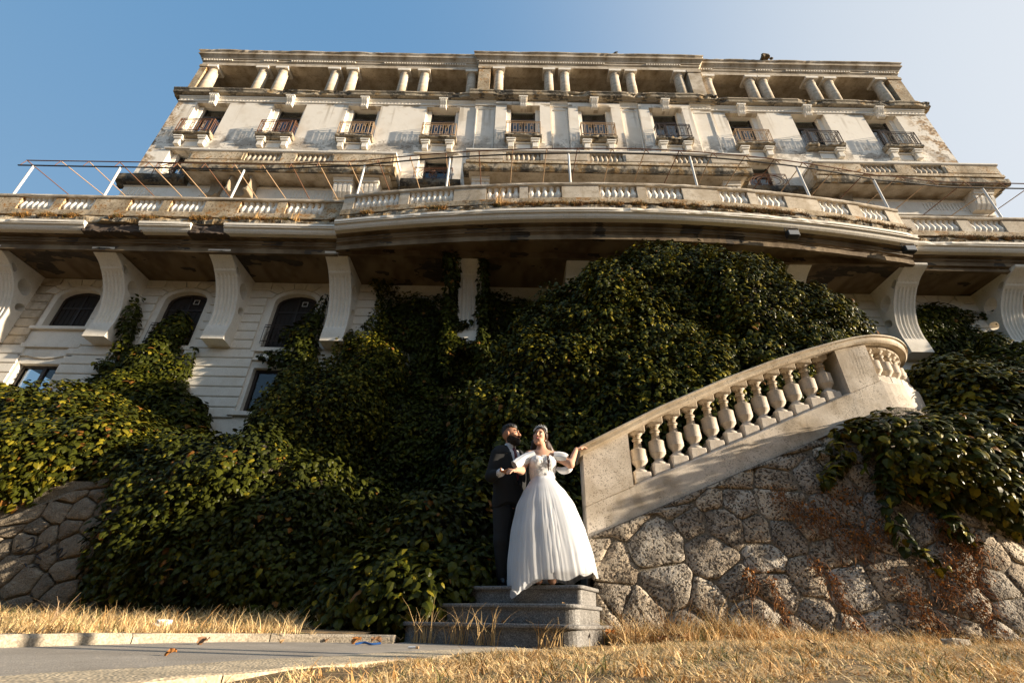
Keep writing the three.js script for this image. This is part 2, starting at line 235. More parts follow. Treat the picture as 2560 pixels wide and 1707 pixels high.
// windows of the two upper rows
function upperWindow(x, y0, y1, D, w) {
  const z = -D - 0.22, inner = y1, k = w - 0.2;
  part(hotel, 'window_surround', merge([box(x - w - 0.02, x - k, y0, inner, z - 0.2, z), box(x + k, x + w + 0.02, y0, inner, z - 0.2, z), box(x - w - 0.02, x + w + 0.02, y1 + 0.001, y1 + 0.1, z - 0.24, z - 0.001), box(x - w, x + w, y0 - 0.06, y0, z - 0.5, z + 0.1)]), M.clean);
  const f = part(hotel, 'window', merge([box(x - k, x - k + 0.07, y0, inner, z - 0.22, z - 0.16), box(x + k - 0.07, x + k, y0, inner, z - 0.22, z - 0.16), box(x - 0.05, x + 0.05, y0, inner - 0.55, z - 0.218, z - 0.155), box(x - k + 0.07, x + k - 0.07, inner - 0.6, inner - 0.5, z - 0.219, z - 0.15), box(x - k + 0.07, x + k - 0.07, y0, y0 + 0.12, z - 0.219, z - 0.156)]), M.frame);
  for (const s of [-1, 1]) part(f, 'pane', box(x + (s < 0 ? -k + 0.07 : 0.05), x + (s < 0 ? -0.05 : k - 0.07), y0 + 0.12, inner - 0.6, z - 0.2, z - 0.19), M.glassClear);
  part(f, 'pane', box(x - k + 0.07, x + k - 0.07, inner - 0.5, inner, z - 0.2, z - 0.19), M.glassClear);
}
for (const x of wins) { upperWindow(x, 18.16, 20.58, inC(x) ? ZC : ZW, 0.76); upperWindow(x, 15.42, 17.22, inC(x) ? ZC : ZW, 0.72); }
// storey ledge under the loggia, frieze and consoles
const chip = (amp, seed, f = 1) => (x, k, y) => { const a = vn(x * 6 * f, k * 7.3, 0, seed), b = vn(x * 1.1 * f, 3, 0, seed + 5); return [-(amp * a * smooth(0.35, 0.8, b)), (a - 0.5) * amp * 0.35 * smooth(0.3, 0.7, b)]; };
const ledgeProf = [[-0.3, 20.95], [0.06, 20.95], [0.1, 21.0], [0.2, 21.03], [0.25, 21.06], [0.27, 21.2], [0.3, 21.22], [0.3, 21.31], [-0.9, 21.31], [-0.9, 21.0], [-0.3, 21.0]];
for (const [a, b, D] of [[WL - 0.26, C0 - 0.28, ZW], [C0 - 0.27, C1 + 0.27, ZC], [C1 + 0.28, WR + 0.26, ZW]]) part(hotel, 'storey_ledge', sweep(ledgeProf, range(a, b, Math.round((b - a) * 9)), () => D, (x, k, y) => (k >= 4 && k <= 7 ? chip(0.14, 401)(x, k, y) : [0, 0])), M.ledge);
const frz = [[-0.05, 20.66], [0.04, 20.66], [0.05, 20.7], [0.02, 20.72], [0.02, 20.82], [0.05, 20.84], [0.05, 20.88], [0.09, 20.9], [0.11, 20.949], [-0.05, 20.949]];
for (const [a, b, D] of [[WL, C0 - 0.001, ZW], [C1 + 0.001, WR, ZW]]) part(hotel, 'frieze', sweep(frz, [a, b], () => D), M.clean);
for (const [a, b] of [[-1.9, -0.94], [1.54, 2.36], [4.75, 5.6], [7.98, 8.98]]) part(hotel, 'frieze', sweep(frz.map(([o, y]) => [o, y]), [a + 0.002, b - 0.002], () => ZC + 0.12), M.clean);
{ const g = []; for (let x = WL + 0.1; x < WR - 0.1; x += 0.16) { const c = inC(x); if (c && ((x > -0.94 && x < 1.52) || (x > 2.36 && x < 4.73) || (x > 5.6 && x < 7.96))) continue; const z = -(c ? ZC + 0.12 : ZW) + 0.02, y = 20.77; g.push(new THREE.OctahedronGeometry(0.05, 0).scale(1.2, 0.75, 0.5).translate(x, y, z)); } part(hotel, 'frieze_ornament', merge(g), M.clean, [0, 0, 0], 0, 'stuff'); }
for (const x of wins) {
  const D = dz(x), s = [[0, 20.32], [0.1, 20.34], [0.14, 20.42], [0.1, 20.5], [0.12, 20.58], [0.2, 20.7], [0.24, 20.8], [0.2, 20.88], [0.24, 20.93], [0.24, 20.949], [0, 20.949]];
  const g = [sweep(s, [x - 0.15, x + 0.15], () => D)]; for (const o of [-0.1, 0, 0.1]) g.push(sweep(s.map(([a, y], i) => [i && i < 9 ? a + 0.02 : a, y]), [x + o - 0.025, x + o + 0.025], () => D - 0.002)); g.push(box(x - 0.2, x + 0.2, 20.86, 20.948, -D, -D + 0.255));
  part(hotel, 'console', merge(g), M.clean);
}
// loggia: columns, piers, beam and cornice
const colGeo = lathe([[0.0, 0], [0.29, 0], [0.29, 0.07], [0.25, 0.1], [0.245, 0.14], [0.24, 0.2], [0.235, 1.2], [0.215, 1.98], [0.24, 1.99], [0.24, 2.02], [0.215, 2.03], [0.215, 2.1], [0.23, 2.12], [0.27, 2.2]], 20);
const capGeo = uvBox(new THREE.BoxGeometry(0.6, 0.16, 0.6).translate(0, 2.28, 0));
for (const x of [-15.1, -12.6, -11.62, -9.04, -8.14, -5.59, -4.6, -2.25, -0.9, 1.56, 2.33, 4.8, 5.58, 7.97, 9.45, 11.55, 12.2, 14.57, 15.47, 17.98]) {
  const D = inC(x) ? ZC + 0.27 : ZW + 0.27, c = part(hotel, 'column', colGeo, M.worn, [x, 21.31, -D]); part(c, 'capital', capGeo, M.clean, [x, 21.31, -D]);
}
for (const [a, b, D, lich] of [[WL, -15.32, ZW, 1], [-1.87, -1.31, ZC, 1], [8.36, 8.98, ZC, 0], [18.3, WR, ZW, 1]]) part(hotel, 'pier', merge([box(a, b, 21.31, 23.67, -D - 0.6, -D + 0.001), box(a - 0.04, b + 0.04, 23.5, 23.67, -D - 0.62, -D + 0.04)]), lich ? M.lichen : M.worn);
part(hotel, 'loggia_ceiling', box(WL + 0.1, WR - 0.1, 23.86, 23.95, -14.949, -13.3), M.worn); for (const q of [WL, WR - 0.3]) part(hotel, 'loggia_end_wall', box(q, q + 0.3, 21.31, 23.85, -14.949, -13.86), M.worn);
const corn = [[-0.5, 23.67], [0.0, 23.67], [0.0, 23.9], [0.03, 23.92], [0.03, 23.95], [0.05, 23.96], [0.05, 24.06], [0.09, 24.08], [0.11, 24.14], [0.22, 24.27], [0.24, 24.27], [0.24, 24.38], [0.21, 24.4], [0.24, 24.47], [0.29, 24.52], [0.29, 24.58], [-0.9, 24.62]];
for (const [a, b, D] of [[WL, C0 - 0.001, ZW], [C0 - 0.001, C1 + 0.001, ZC], [C1 + 0.001, WR, ZW]]) {
  const g = corn.map(([o, y]) => [o, y]), xs = range(a, b, Math.round((b - a) * 6)), s = sweep(g, xs, () => D, (x, k, y) => (k >= 12 ? chip(0.05, 431)(x, k, y) : [0, 0])), P = s.attributes.position; // the mouldings run out past the corners as far as they stand forward
  for (let i = 0; i < P.count; i++) { const o = P.getZ(i) + D; if (o > 0) { if (P.getX(i) < a + 0.01) P.setX(i, a - o); if (P.getX(i) > b - 0.01) P.setX(i, b + o); } }
  part(hotel, 'cornice', s, M.worn);
  const dn = []; for (let x = a + 0.06; x < b - 0.05; x += 0.125) if (vn(x * 1.3, 1, 0, 441) > 0.3) dn.push(box(x - 0.032, x + 0.032, 23.97, 24.05, -D + 0.05, -D + 0.09)); part(hotel, 'dentils', merge(dn), M.clean, [0, 0, 0], 0, 'stuff');
}
for (const [a, b, h, D] of [[-14.6, -1.95, 0.08, ZW], [-1.4, 0.2, 0.06, ZC], [0.25, 5.9, 0.04, ZC], [6.0, 7.6, 0.07, ZC], [9.4, 17.3, 0.09, ZW]]) part(hotel, 'roof_edge', sweep([[-0.5, 24.55], [0.16, 24.55], [0.18, 24.58 + h], [-0.5, 24.6 + h]], range(a, b, Math.round((b - a) * 4)), () => D, (x, k) => (k === 2 ? [-(vn(x * 3, 0, 0, 451)) * 0.1, -vn(x * 2, 5, 0, 452) * 0.04] : [0, 0])), M.ledge);
part(hotel, 'roof', box(WL, WR, 24.5, 24.6, -26, -13.4), M.ledge);
// small iron balconies of the upper row
const railM = [M.rust, M.rust, M.rustPale, M.rustPale, M.rustPale, M.rustPale, M.iron, M.rustPale, M.iron, M.iron];
wins.forEach((x, i) => {
  const D = dz(x), broken = i === 6 || i === 8;
  part(hotel, 'balcony_slab', sweep([[0, 17.93], [0.17, 17.93], [0.21, 17.97], [0.22, 18.03], [0.28, 18.05], [0.31, 18.08], [0.31, 18.165], [0, 18.165]], range(x - 0.8, x + 0.8, 16), () => D, (q, k) => (k > 2 && k < 7 ? [-vn(q * 7, k * 3 + i * 9, 0, 461) * (broken && q > x - 0.4 && q < x + 0.6 ? 0.16 : 0.06), (vn(q * 5, k + i * 5, 0, 463) - 0.5) * 0.04] : [0, 0])), M.ledge);
  for (const o of [-0.52, 0.52]) { if (i === 8 && o < 0) continue; part(hotel, 'bracket', merge([rbox(x + o - 0.2, x + o + 0.2, 17.86, 17.929, -D, -D + 0.25, 0.01, 1), rbox(x + o - 0.17, x + o + 0.17, 17.76, 17.859, -D, -D + 0.21, 0.01, 1), rbox(x + o - 0.12, x + o + 0.12, 17.46, 17.759, -D, -D + 0.16, 0.015, 1)]), M.clean); }
  part(hotel, 'sill_panel', merge([box(x - 0.34, x + 0.34, 17.82, 17.86, -D, -D + 0.07), box(x - 0.3, x + 0.3, 17.46, 17.76, -D, -D + 0.025), box(x - 0.95, x + 0.95, 17.26, 17.3, -D, -D + 0.09)]), M.clean);
  const g = [], zf = -D + 0.27, y0 = 18.2, y1 = 19.0, X0 = x - 0.74, X1 = x + 0.74, r = 0.0075, B = (a, b, c, d, z0, z1) => g.push(box(a, b, c, d, z0, z1));
  for (const y of [y0 + 0.03, y1 - 0.1, y1]) { B(X0, X1, y - 0.012, y + 0.012, zf - 0.012, zf + 0.012); for (const X of [X0, X1]) B(X - 0.0119, X + 0.0119, y - 0.011, y + 0.011, -D, zf); }
  for (const X of [X0, X1, x - 0.6, x + 0.6]) B(X - 0.013, X + 0.013, 18.15, y1, zf - 0.013, zf + 0.013);
  for (let k = 0; k < 5; k++) { const c = x - 0.48 + k * 0.24; for (const s of [-1, 1]) B(c + s * 0.06 - r, c + s * 0.06 + r, y0 + 0.11, y1 - 0.19, zf - r, zf + r); const arc = (yc, s) => g.push(tube(range(0, Math.PI, 6).map((t) => [c - Math.cos(t) * 0.06, yc + s * Math.sin(t) * 0.07, zf]), r, 8, 4)); arc(y1 - 0.19, 1); arc(y0 + 0.11, -1); if (k < 4) { B(c + 0.12 - r, c + 0.12 + r, y0 + 0.03, y0 + 0.2, zf - r, zf + r); B(c + 0.12 - r, c + 0.12 + r, y1 - 0.28, y1 - 0.1, zf - r, zf + r); B(c + 0.07, c + 0.17, y1 - 0.29, y1 - 0.28, zf - r, zf + r); B(c + 0.07, c + 0.17, y0 + 0.2, y0 + 0.21, zf - r, zf + r); } }
  for (const X of [X0, X1]) for (const f of [0.35, 0.7]) B(X - r, X + r, y0, y1 - 0.1, -D + 0.27 * f - r, -D + 0.27 * f + r);
  part(hotel, 'balcony_railing', merge(g), railM[i]);
});
// stone balconies of the main floor
const balGeo = lathe([[0.0, 0], [0.085, 0], [0.085, 0.05], [0.06, 0.06], [0.06, 0.09], [0.1, 0.15], [0.105, 0.22], [0.08, 0.32], [0.055, 0.4], [0.06, 0.42], [0.055, 0.44], [0.06, 0.47], [0.085, 0.49], [0.085, 0.54]], 9);
function bigBalcony(D, zw, segs, mLich) {
  const a = segs[0][0], b = segs[segs.length - 1][1], p = zw - D;
  const prof = [[-p, 15.12], [-0.42, 15.12], [-0.42, 15.16], [-0.14, 15.16], [-0.14, 15.12], [-0.06, 15.12], [0.0, 15.18], [0.03, 15.25], [0.03, 15.42], [-0.02, 15.44], [-0.05, 15.5], [-p, 15.5]];
  part(hotel, 'balcony_floor', sweep(prof, range(a - 0.12, b + 0.12, Math.round((b - a) * 4)), () => D, (x, k) => (k > 5 && k < 11 ? [-vn(x * 4, k * 2, 0, 471) * 0.04, 0] : [0, 0])), M.ledge);
  part(hotel, 'balcony_soffit', box(a + 0.1, b - 0.1, 15.1, 15.119, -zw + 0.002, -D - 0.12), M.worn);
  for (const [x0, x1, kind] of segs) {
    if (kind === 'b') { const n = Math.round((x1 - x0) / 0.2); for (let i = 0; i < n; i++) part(hotel, 'baluster', balGeo, M.worn, [x0 + (i + 0.5) * (x1 - x0) / n, 15.62, -D - 0.12]); }
    else part(hotel, 'parapet_panel', merge([box(x0, x1, 15.62, 16.16, -D - 0.26, -D - 0.002), ...(x1 - x0 > 0.8 ? [box(x0 + 0.1, x1 - 0.1, 15.7, 16.08, -D - 0.02, -D + 0.02)] : [])]), mLich ? M.lichen : M.worn);
  }
  part(hotel, 'parapet_plinth', box(a - 0.03, b + 0.03, 15.49, 15.62, -D - 0.28, -D + 0.03), M.lichen);
  for (const q of [a, b - 0.2]) part(hotel, 'parapet_side', box(q, q + 0.2, 15.62, 16.16, -zw, -D - 0.261), M.worn);
  part(hotel, 'parapet_rail', merge([sweep([[-0.3, 16.16], [0.01, 16.16], [0.05, 16.2], [0.05, 16.26], [0.02, 16.29], [-0.3, 16.29]], range(a - 0.06, b + 0.06, 20), () => D), box(a - 0.06, a + 0.24, 16.16, 16.288, -zw, -D - 0.301), box(b - 0.24, b + 0.06, 16.16, 16.288, -zw, -D - 0.301)]), M.clean);
}
bigBalcony(12.45, ZW, [[-12.95, -10.72, 'p'], [-10.72, -9.3, 'b'], [-9.3, -8.72, 'p'], [-8.72, -7.3, 'b'], [-7.3, -4.82, 'p']], 1);
bigBalcony(12.2, ZC, [[-1.9, -0.38, 'p'], [-0.38, 0.98, 'b'], [0.98, 2.92, 'p'], [2.92, 4.23, 'b'], [4.23, 6.2, 'p'], [6.2, 7.57, 'b'], [7.57, 9.05, 'p']], 0);
bigBalcony(12.45, ZW, [[11.9, 13.75, 'p'], [13.75, 15.1, 'b'], [15.1, 15.75, 'p'], [15.75, 17.0, 'b'], [17.0, 19.2, 'p']], 1);
// fluted brackets under the stone balconies, one broken open on the left
function flutedBracket(x, D, w, broken) {
  const prof = [[0, 14.3], [0.2, 14.32], [0.34, 14.5], [0.42, 14.75], [0.42, 14.9], [0.5, 14.92], [0.5, 15.0], [0.56, 15.04], [0.56, 15.155], [0, 15.155]];
  if (broken) { part(hotel, 'broken_bracket', nets((X, Y, Z) => { let d = Math.max(Math.abs(X - x) - w / 2, -(Z + D), Z + D - 0.55, 14.3 - Y, Y - 15.15); d = Math.max(d, -(Math.hypot((X - x) / 0.9, (Y - 14.72) * 0.8, Z + D - 0.5) - 0.42)); return d + n3(X * 7, Y * 7, Z * 7, 5) * 0.05; }, [x - w, 14.1, -D - 0.1], [x + w, 15.3, -D + 0.8], 0.06), M.worn); return; }
  const g = [sweep(prof, [x - w / 2, x + w / 2], () => D)]; for (let i = 0; i < 4; i++) { const c = x - w / 2 + (i + 0.5) * w / 4; g.push(sweep(prof.slice(0, 5).concat([[0, 14.9]]).map(([o, y]) => [o ? o + 0.03 : 0, y]), [c - w * 0.07, c + w * 0.07], () => D)); }
  part(hotel, 'bracket', merge(g), M.clean);
}
for (const x of [-6.75, -5.72]) flutedBracket(x, ZW, 0.75); flutedBracket(-10.75, ZW, 0.9, true); flutedBracket(-11.9, ZW, 0.5, true); flutedBracket(18.4, ZW, 0.8); flutedBracket(13.2, ZW, 0.5, true); for (const x of [-1.35, 8.45]) flutedBracket(x, ZC, 0.7);
// ledge of the main floor and the frieze under it
for (const [a, b, D] of [[WL - 0.3, -13.2, ZW], [-4.6, -2.2, ZW], [9.3, 11.65, ZW]]) part(hotel, 'floor_ledge', sweep([[-0.1, 14.92], [0.06, 14.92], [0.1, 15.0], [0.2, 15.04], [0.26, 15.1], [0.3, 15.2], [0.3, 15.4], [-0.1, 15.418]], range(a, b, Math.round((b - a) * 4)), () => D, chip(0.03, 481)), M.lead);
for (const [a, b, D] of [[WL - 0.3, C0 - 0.35, ZW], [C0 - 0.34, C1 + 0.34, ZC], [C1 + 0.35, WR + 0.3, ZW]]) {
  part(hotel, 'frieze', sweep([[-0.1, 14.2], [0.03, 14.2], [0.03, 14.9], [0.1, 14.919], [-0.1, 14.919]], [a + 0.31, b - 0.31], () => D), M.clean);
  const g = []; for (let x = a + 0.5; x < b - 0.5; x += 0.14) if (Math.floor(x / 1.8) % 2) g.push(box(x, x + 0.06, 14.45, 14.82, -D + 0.03, -D + 0.055)); part(hotel, 'frieze_ornament', merge(g), M.clean, [0, 0, 0], 0, 'stuff');
}
for (const x of [-13.98, -3.37, 10.37]) { // ornamental window guards of the main floor
  const g = [], z = -ZW + 0.12; for (const y of [15.5, 16.22, 16.28]) g.push(bar([x - 0.78, y, z], [x + 0.78, y, z], 0.014)); for (const s of [-0.78, 0.78]) g.push(bar([x + s, 15.4, z], [x + s, 16.28, z], 0.016), bar([x + s, 16.25, z], [x + s, 16.25, -ZW], 0.014));
  for (const [rx, ry] of [[0.62, 0.33], [0.48, 0.25], [0.72, 0.36]]) g.push(tube(range(0, Math.PI * 2, 20).slice(0, 20).map((t) => [x + Math.cos(t) * rx, 15.86 + Math.sin(t) * ry, z]), 0.014, 40, 4, true));
  for (let k = 0; k < 8; k++) { const t = k * Math.PI / 4; g.push(tube([[x, 15.86, z + 0.02], [x + Math.cos(t) * 0.1, 15.86 + Math.sin(t) * 0.16, z + 0.05], [x + Math.cos(t + 0.5) * 0.16, 15.86 + Math.sin(t + 0.5) * 0.26, z + 0.01]], 0.02, 6, 4)); }
  part(hotel, 'window_guard', merge(g), M.rust);
}
// ---------- terrace: straight wings and the bow in the middle ----------
const TX0 = -19, TX1 = 20, BX0 = -5.35, BX1 = 12.15;
const bowD = (x) => { const r = 55, d = x - 3.4; return 9.8 + r - Math.sqrt(r * r - d * d) + (d > 0 ? 0.15 * (d / 8.75) ** 2 : 0); };
const sections = [[TX0, BX0, () => 10.7, 60], [BX0, BX1, bowD, 110], [BX1, TX1, () => 10.9, 40]], railD = (x) => (x < BX0 ? 10.7 : x > BX1 ? 10.9 : bowD(x));
const gaps = [[-12.95, -11.3], [-9.75, -8.75]];
for (const [a, b, D, n] of sections) {
  const xs = range(a, b, n), e = 0.001;
  xs[0] += e; xs[n] -= e;
  part(hotel, 'terrace_rail', sweep([[-0.28, 11.55], [0.02, 11.55], [0.05, 11.58], [0.05, 11.63], [0.03, 11.66], [-0.28, 11.66]], xs, D, (x, k) => (k > 1 && k < 5 ? [-vn(x * 5, k, 0, 491) * 0.02, 0] : [0, 0])), M.worn);
  part(hotel, 'terrace_plinth', sweep([[-0.3, 10.78], [0.02, 10.78], [0.02, 11.0], [0, 11.03], [-0.3, 11.03]], xs, D, (x, k) => (k === 1 ? [vn(x * 3, 2, 0, 493) * 0.03, 0] : [0, 0])), M.lichen);
  part(hotel, 'terrace_edge', sweep([[-0.4, 10.4], [0.18, 10.4], [0.2, 10.52], [0.16, 10.56], [0.0, 10.78], [-0.4, 10.78]], range(a + e, b - e, n * 4), D, (x, k) => { if (!k || k === 5) return [0, 0]; const q = fbm(x * 2.2, k * 2, 0, 4, 495); return [(q - 0.62) * 0.22, (fbm(x * 3, k + 9, 0, 3, 497) - 0.5) * 0.07]; }), M.ledge);
  const white = [[-0.3, 10.12], [0.05, 10.12], [0.1, 10.17], [0.13, 10.24], [0.19, 10.26], [0.19, 10.3], [0.22, 10.31], [0.22, 10.39], [-0.3, 10.399]];
  let parts = [[a + e, b - e]]; if (a === TX0) parts = [[a, gaps[0][0]], [gaps[0][1], gaps[1][0]], [gaps[1][1], b - e]];
  for (const [p, q] of parts) part(hotel, 'terrace_moulding', sweep(white, range(p, q, Math.max(2, Math.round((q - p) * 5))), D, (x, k) => (k > 4 && k < 8 ? [-vn(x * 8, k, 0, 499) * smooth(0.55, 0.8, vn(x * 0.9, 7, 0, 498)) * 0.05, 0] : [0, 0])), M.clean);
  part(hotel, 'terrace_soffit', sweep([[-1.1, 10.0], [-0.2, 10.08], [-0.1, 10.08], [-0.1, 10.13], [-1.1, 10.13]], xs, D), M.soffit);
  part(hotel, 'terrace_beam', sweep([[-0.42, 9.67], [-0.3, 9.67], [-0.3, 9.84], [-0.27, 9.86], [-0.3, 9.9], [-0.24, 9.93], [-0.24, 9.97], [-0.2, 10.0], [-0.2, 10.07], [-0.42, 10.07]], xs, D, (x, k) => (k > 0 && k < 9 ? [-vn(x * 6, k * 3, 0, 501) * 0.02, 0] : [0, 0])), M.soffit);
}
part(hotel, 'terrace_floor', box(TX0, TX1, 10.6, 10.78, -13.4, -11.25), M.ledge);
part(hotel, 'bow_floor', sweep([[-1.5, 10.6], [-0.35, 10.6], [-0.35, 10.77], [-1.5, 10.77]], range(BX0 + 0.01, BX1 - 0.01, 40), bowD), M.ledge);
part(hotel, 'terrace_ceiling', box(TX0, TX1, 9.8, 9.9, -12.64, -11.12), M.soffit);
part(hotel, 'inner_beam', box(BX0 + 0.02, BX1 - 0.02, 9.68, 10.05, -11.11, -11.0), M.soffit);
part(hotel, 'bow_ceiling', sweep([[-1.3, 9.9], [-0.43, 9.9], [-0.43, 9.96], [-1.3, 9.96]], range(BX0 + 0.02, BX1 - 0.02, 40), bowD), M.soffit);
for (const [a, b] of gaps) part(hotel, 'broken_masonry', nets((X, Y, Z) => Math.max(Math.abs(X - (a + b) / 2) - (b - a) / 2 - 0.1, Y - 10.44, 10.08 - Y, Z + 10.62, -11 - Z) + n3(X * 6, Y * 8, Z * 6, 3) * 0.09, [a - 0.3, 9.9, -11.1], [b + 0.3, 10.6, -10.4], 0.045), M.brick);
const tb = [[-19, -15.63, 'w'], [-15.63, -14.55, 'b'], [-14.55, -14.27, 'p'], [-14.27, -13.28, 'b'], [-13.28, -12.16, 'w'], [-12.16, -11.14, 'b'], [-11.14, -10.87, 'p'], [-10.87, -9.78, 'b'], [-9.78, -8.68, 'w'], [-8.68, -7.5, 'b'], [-7.5, -7.21, 'p'], [-7.21, -6.02, 'b'], [-6.02, -5.36, 'w'],
  [-5.34, -4.99, 'p'], [-4.99, -3.55, 'b'], [-3.55, -3.24, 'p'], [-3.24, -1.85, 'b'], [-1.85, -0.87, 'w'], [-0.87, 0.14, 'b'], [0.14, 0.4, 'p'], [0.4, 1.41, 'b'], [1.41, 2.52, 'w'], [2.52, 3.66, 'b'], [3.66, 3.93, 'p'], [3.93, 5.03, 'b'], [5.03, 6.13, 'w'], [6.13, 7.06, 'b'], [7.06, 7.32, 'p'], [7.32, 8.24, 'b'], [8.24, 9.33, 'w'], [9.33, 10.34, 'b'], [10.34, 10.74, 'p'], [10.74, 11.67, 'b'], [11.67, 12.14, 'p'],
  [12.16, 12.74, 'w'], [12.74, 14.2, 'b'], [14.2, 14.57, 'p'], [14.57, 15.65, 'b'], [15.65, 16.9, 'w'], [16.9, 18.1, 'b'], [18.1, 20, 'w']];
for (const [a, b, k] of tb) {
  if (k === 'b') { const n = Math.round((b - a) / 0.185); for (let i = 0; i < n; i++) { const x = a + (i + 0.5) * (b - a) / n; part(hotel, 'baluster', balGeo, M.clean, [x, 11.03, -railD(x) - 0.13]); } }
  else part(hotel, 'terrace_pier', sweep([[-0.26, 11.03], [-0.01, 11.03], [-0.01, 11.55], [-0.26, 11.55]], range(a, b, 4), railD), a < -5.4 ? M.lichen : M.worn);
}
// ---------- lower front: corbels, rustication, arched windows ----------
const ZL = 12.65, corbX = [-15.95, -12.48, -8.95, -5.4, -1.38, 1.97, 5.4, 8.75, 12.25, 15.6];
const cprof = [[1.65, 9.79], [1.63, 9.72], [1.25, 9.54], [0.93, 9.27], [0.63, 8.84], [0.52, 8.55], [0.46, 8.32], [0.45, 7.9], [0.5, 7.6], [0.53, 7.3]];
const corbBody = (() => { // side outline in (offset, y) with the three cut-outs, pushed across the width
  const s = [[-0.05, 9.79], ...cprof.map(([o, y]) => [o - 0.05, y]), [-0.05, 7.26]], hole = (cx, cy, rx, ry, p) => range(0, Math.PI * 2, 14).slice(0, 14).map((t) => { const q = 1 + 0.25 * Math.sin(t * 2 + p); return [cx + Math.cos(t) * rx * q, cy + Math.sin(t) * ry * q]; });
  const g = extrude(s, [hole(1.0, 9.46, 0.12, 0.12, 0.4), hole(0.42, 9.12, 0.2, 0.27, 0.8), hole(0.2, 8.5, 0.12, 0.17, 2)], 0.68, -0.34); return uvBox(g.rotateY(-Math.PI / 2));
})();
const corbFace = (() => { // fluted curved front
  const P = [], nu = 60, nv = 41, cur = new THREE.CatmullRomCurve3(cprof.map(([o, y]) => V(0, y, o)), false, 'centripetal');
  for (let i = 0; i <= nu; i++) { const p = cur.getPoint(i / nu); for (let j = 0; j <= nv; j++) { const u = j / nv, x = (u - 0.5) * 0.68, fl = ((u - 0.06) / 0.88 * 5) % 1, c = (fl - 0.5) / 0.33, end = Math.min(smooth(9.5, 9.42, p.y), smooth(7.78, 7.86, p.y)), d = Math.abs(c) < 1 && u > 0.06 && u < 0.94 ? Math.sqrt(1 - c * c) * 0.045 * end : 0; P.push([x, p.y, p.z - d]); } }
  const idx = [], w = nv + 1; for (let i = 0; i < nu; i++) for (let j = 0; j < nv; j++) idx.push([i * w + j, (i + 1) * w + j, (i + 1) * w + j + 1, i * w + j + 1]);
  const n = P.length; for (let i = 0; i <= nu; i++) { const a = P[i * w], b = P[i * w + nv]; P.push([a[0], a[1], a[2] - 0.06], [b[0], b[1], b[2] - 0.06]); }
  for (let i = 0; i < nu; i++) { idx.push([i * w, n + 2 * i, n + 2 * i + 2, (i + 1) * w], [i * w + nv, (i + 1) * w + nv, n + 2 * i + 3, n + 2 * i + 1]); }
  const k = nu * w; idx.push([k, k + nv, n + 2 * nu + 1, n + 2 * nu]); return quads(P, idx);
})();
for (const x of corbX) { const c = part(hotel, 'corbel', corbBody, M.clean, [x, 0, -ZL]); part(c, 'fluted_face', corbFace, M.clean, [x, 0, -ZL]); }
const lowWins = [-14.1, -10.62, -7.05, -3.4, 0.3, 3.7, 7.1, 10.5, 13.9], arch = (x, hw, y0, ys, yt) => [[x - hw, y0], [x + hw, y0], [x + hw, ys], ...range(0, Math.PI, 10).slice(1, 10).map((t) => [x + Math.cos(t) * hw, ys + Math.sin(t) * (yt - ys)]), [x - hw, ys]];
const sillOf = (i) => (i ? 7.3 : 7.9);
part(hotel, 'lower_wall', extrude(rect(TX0, TX1, -0.5, 9.85), lowWins.flatMap((x, i) => [arch(x, 0.68, sillOf(i), 9.0, 9.36), rect(x - 0.68, x + 0.68, 5.2, 6.62)]), 0.35, -ZL - 0.36), M.clean);
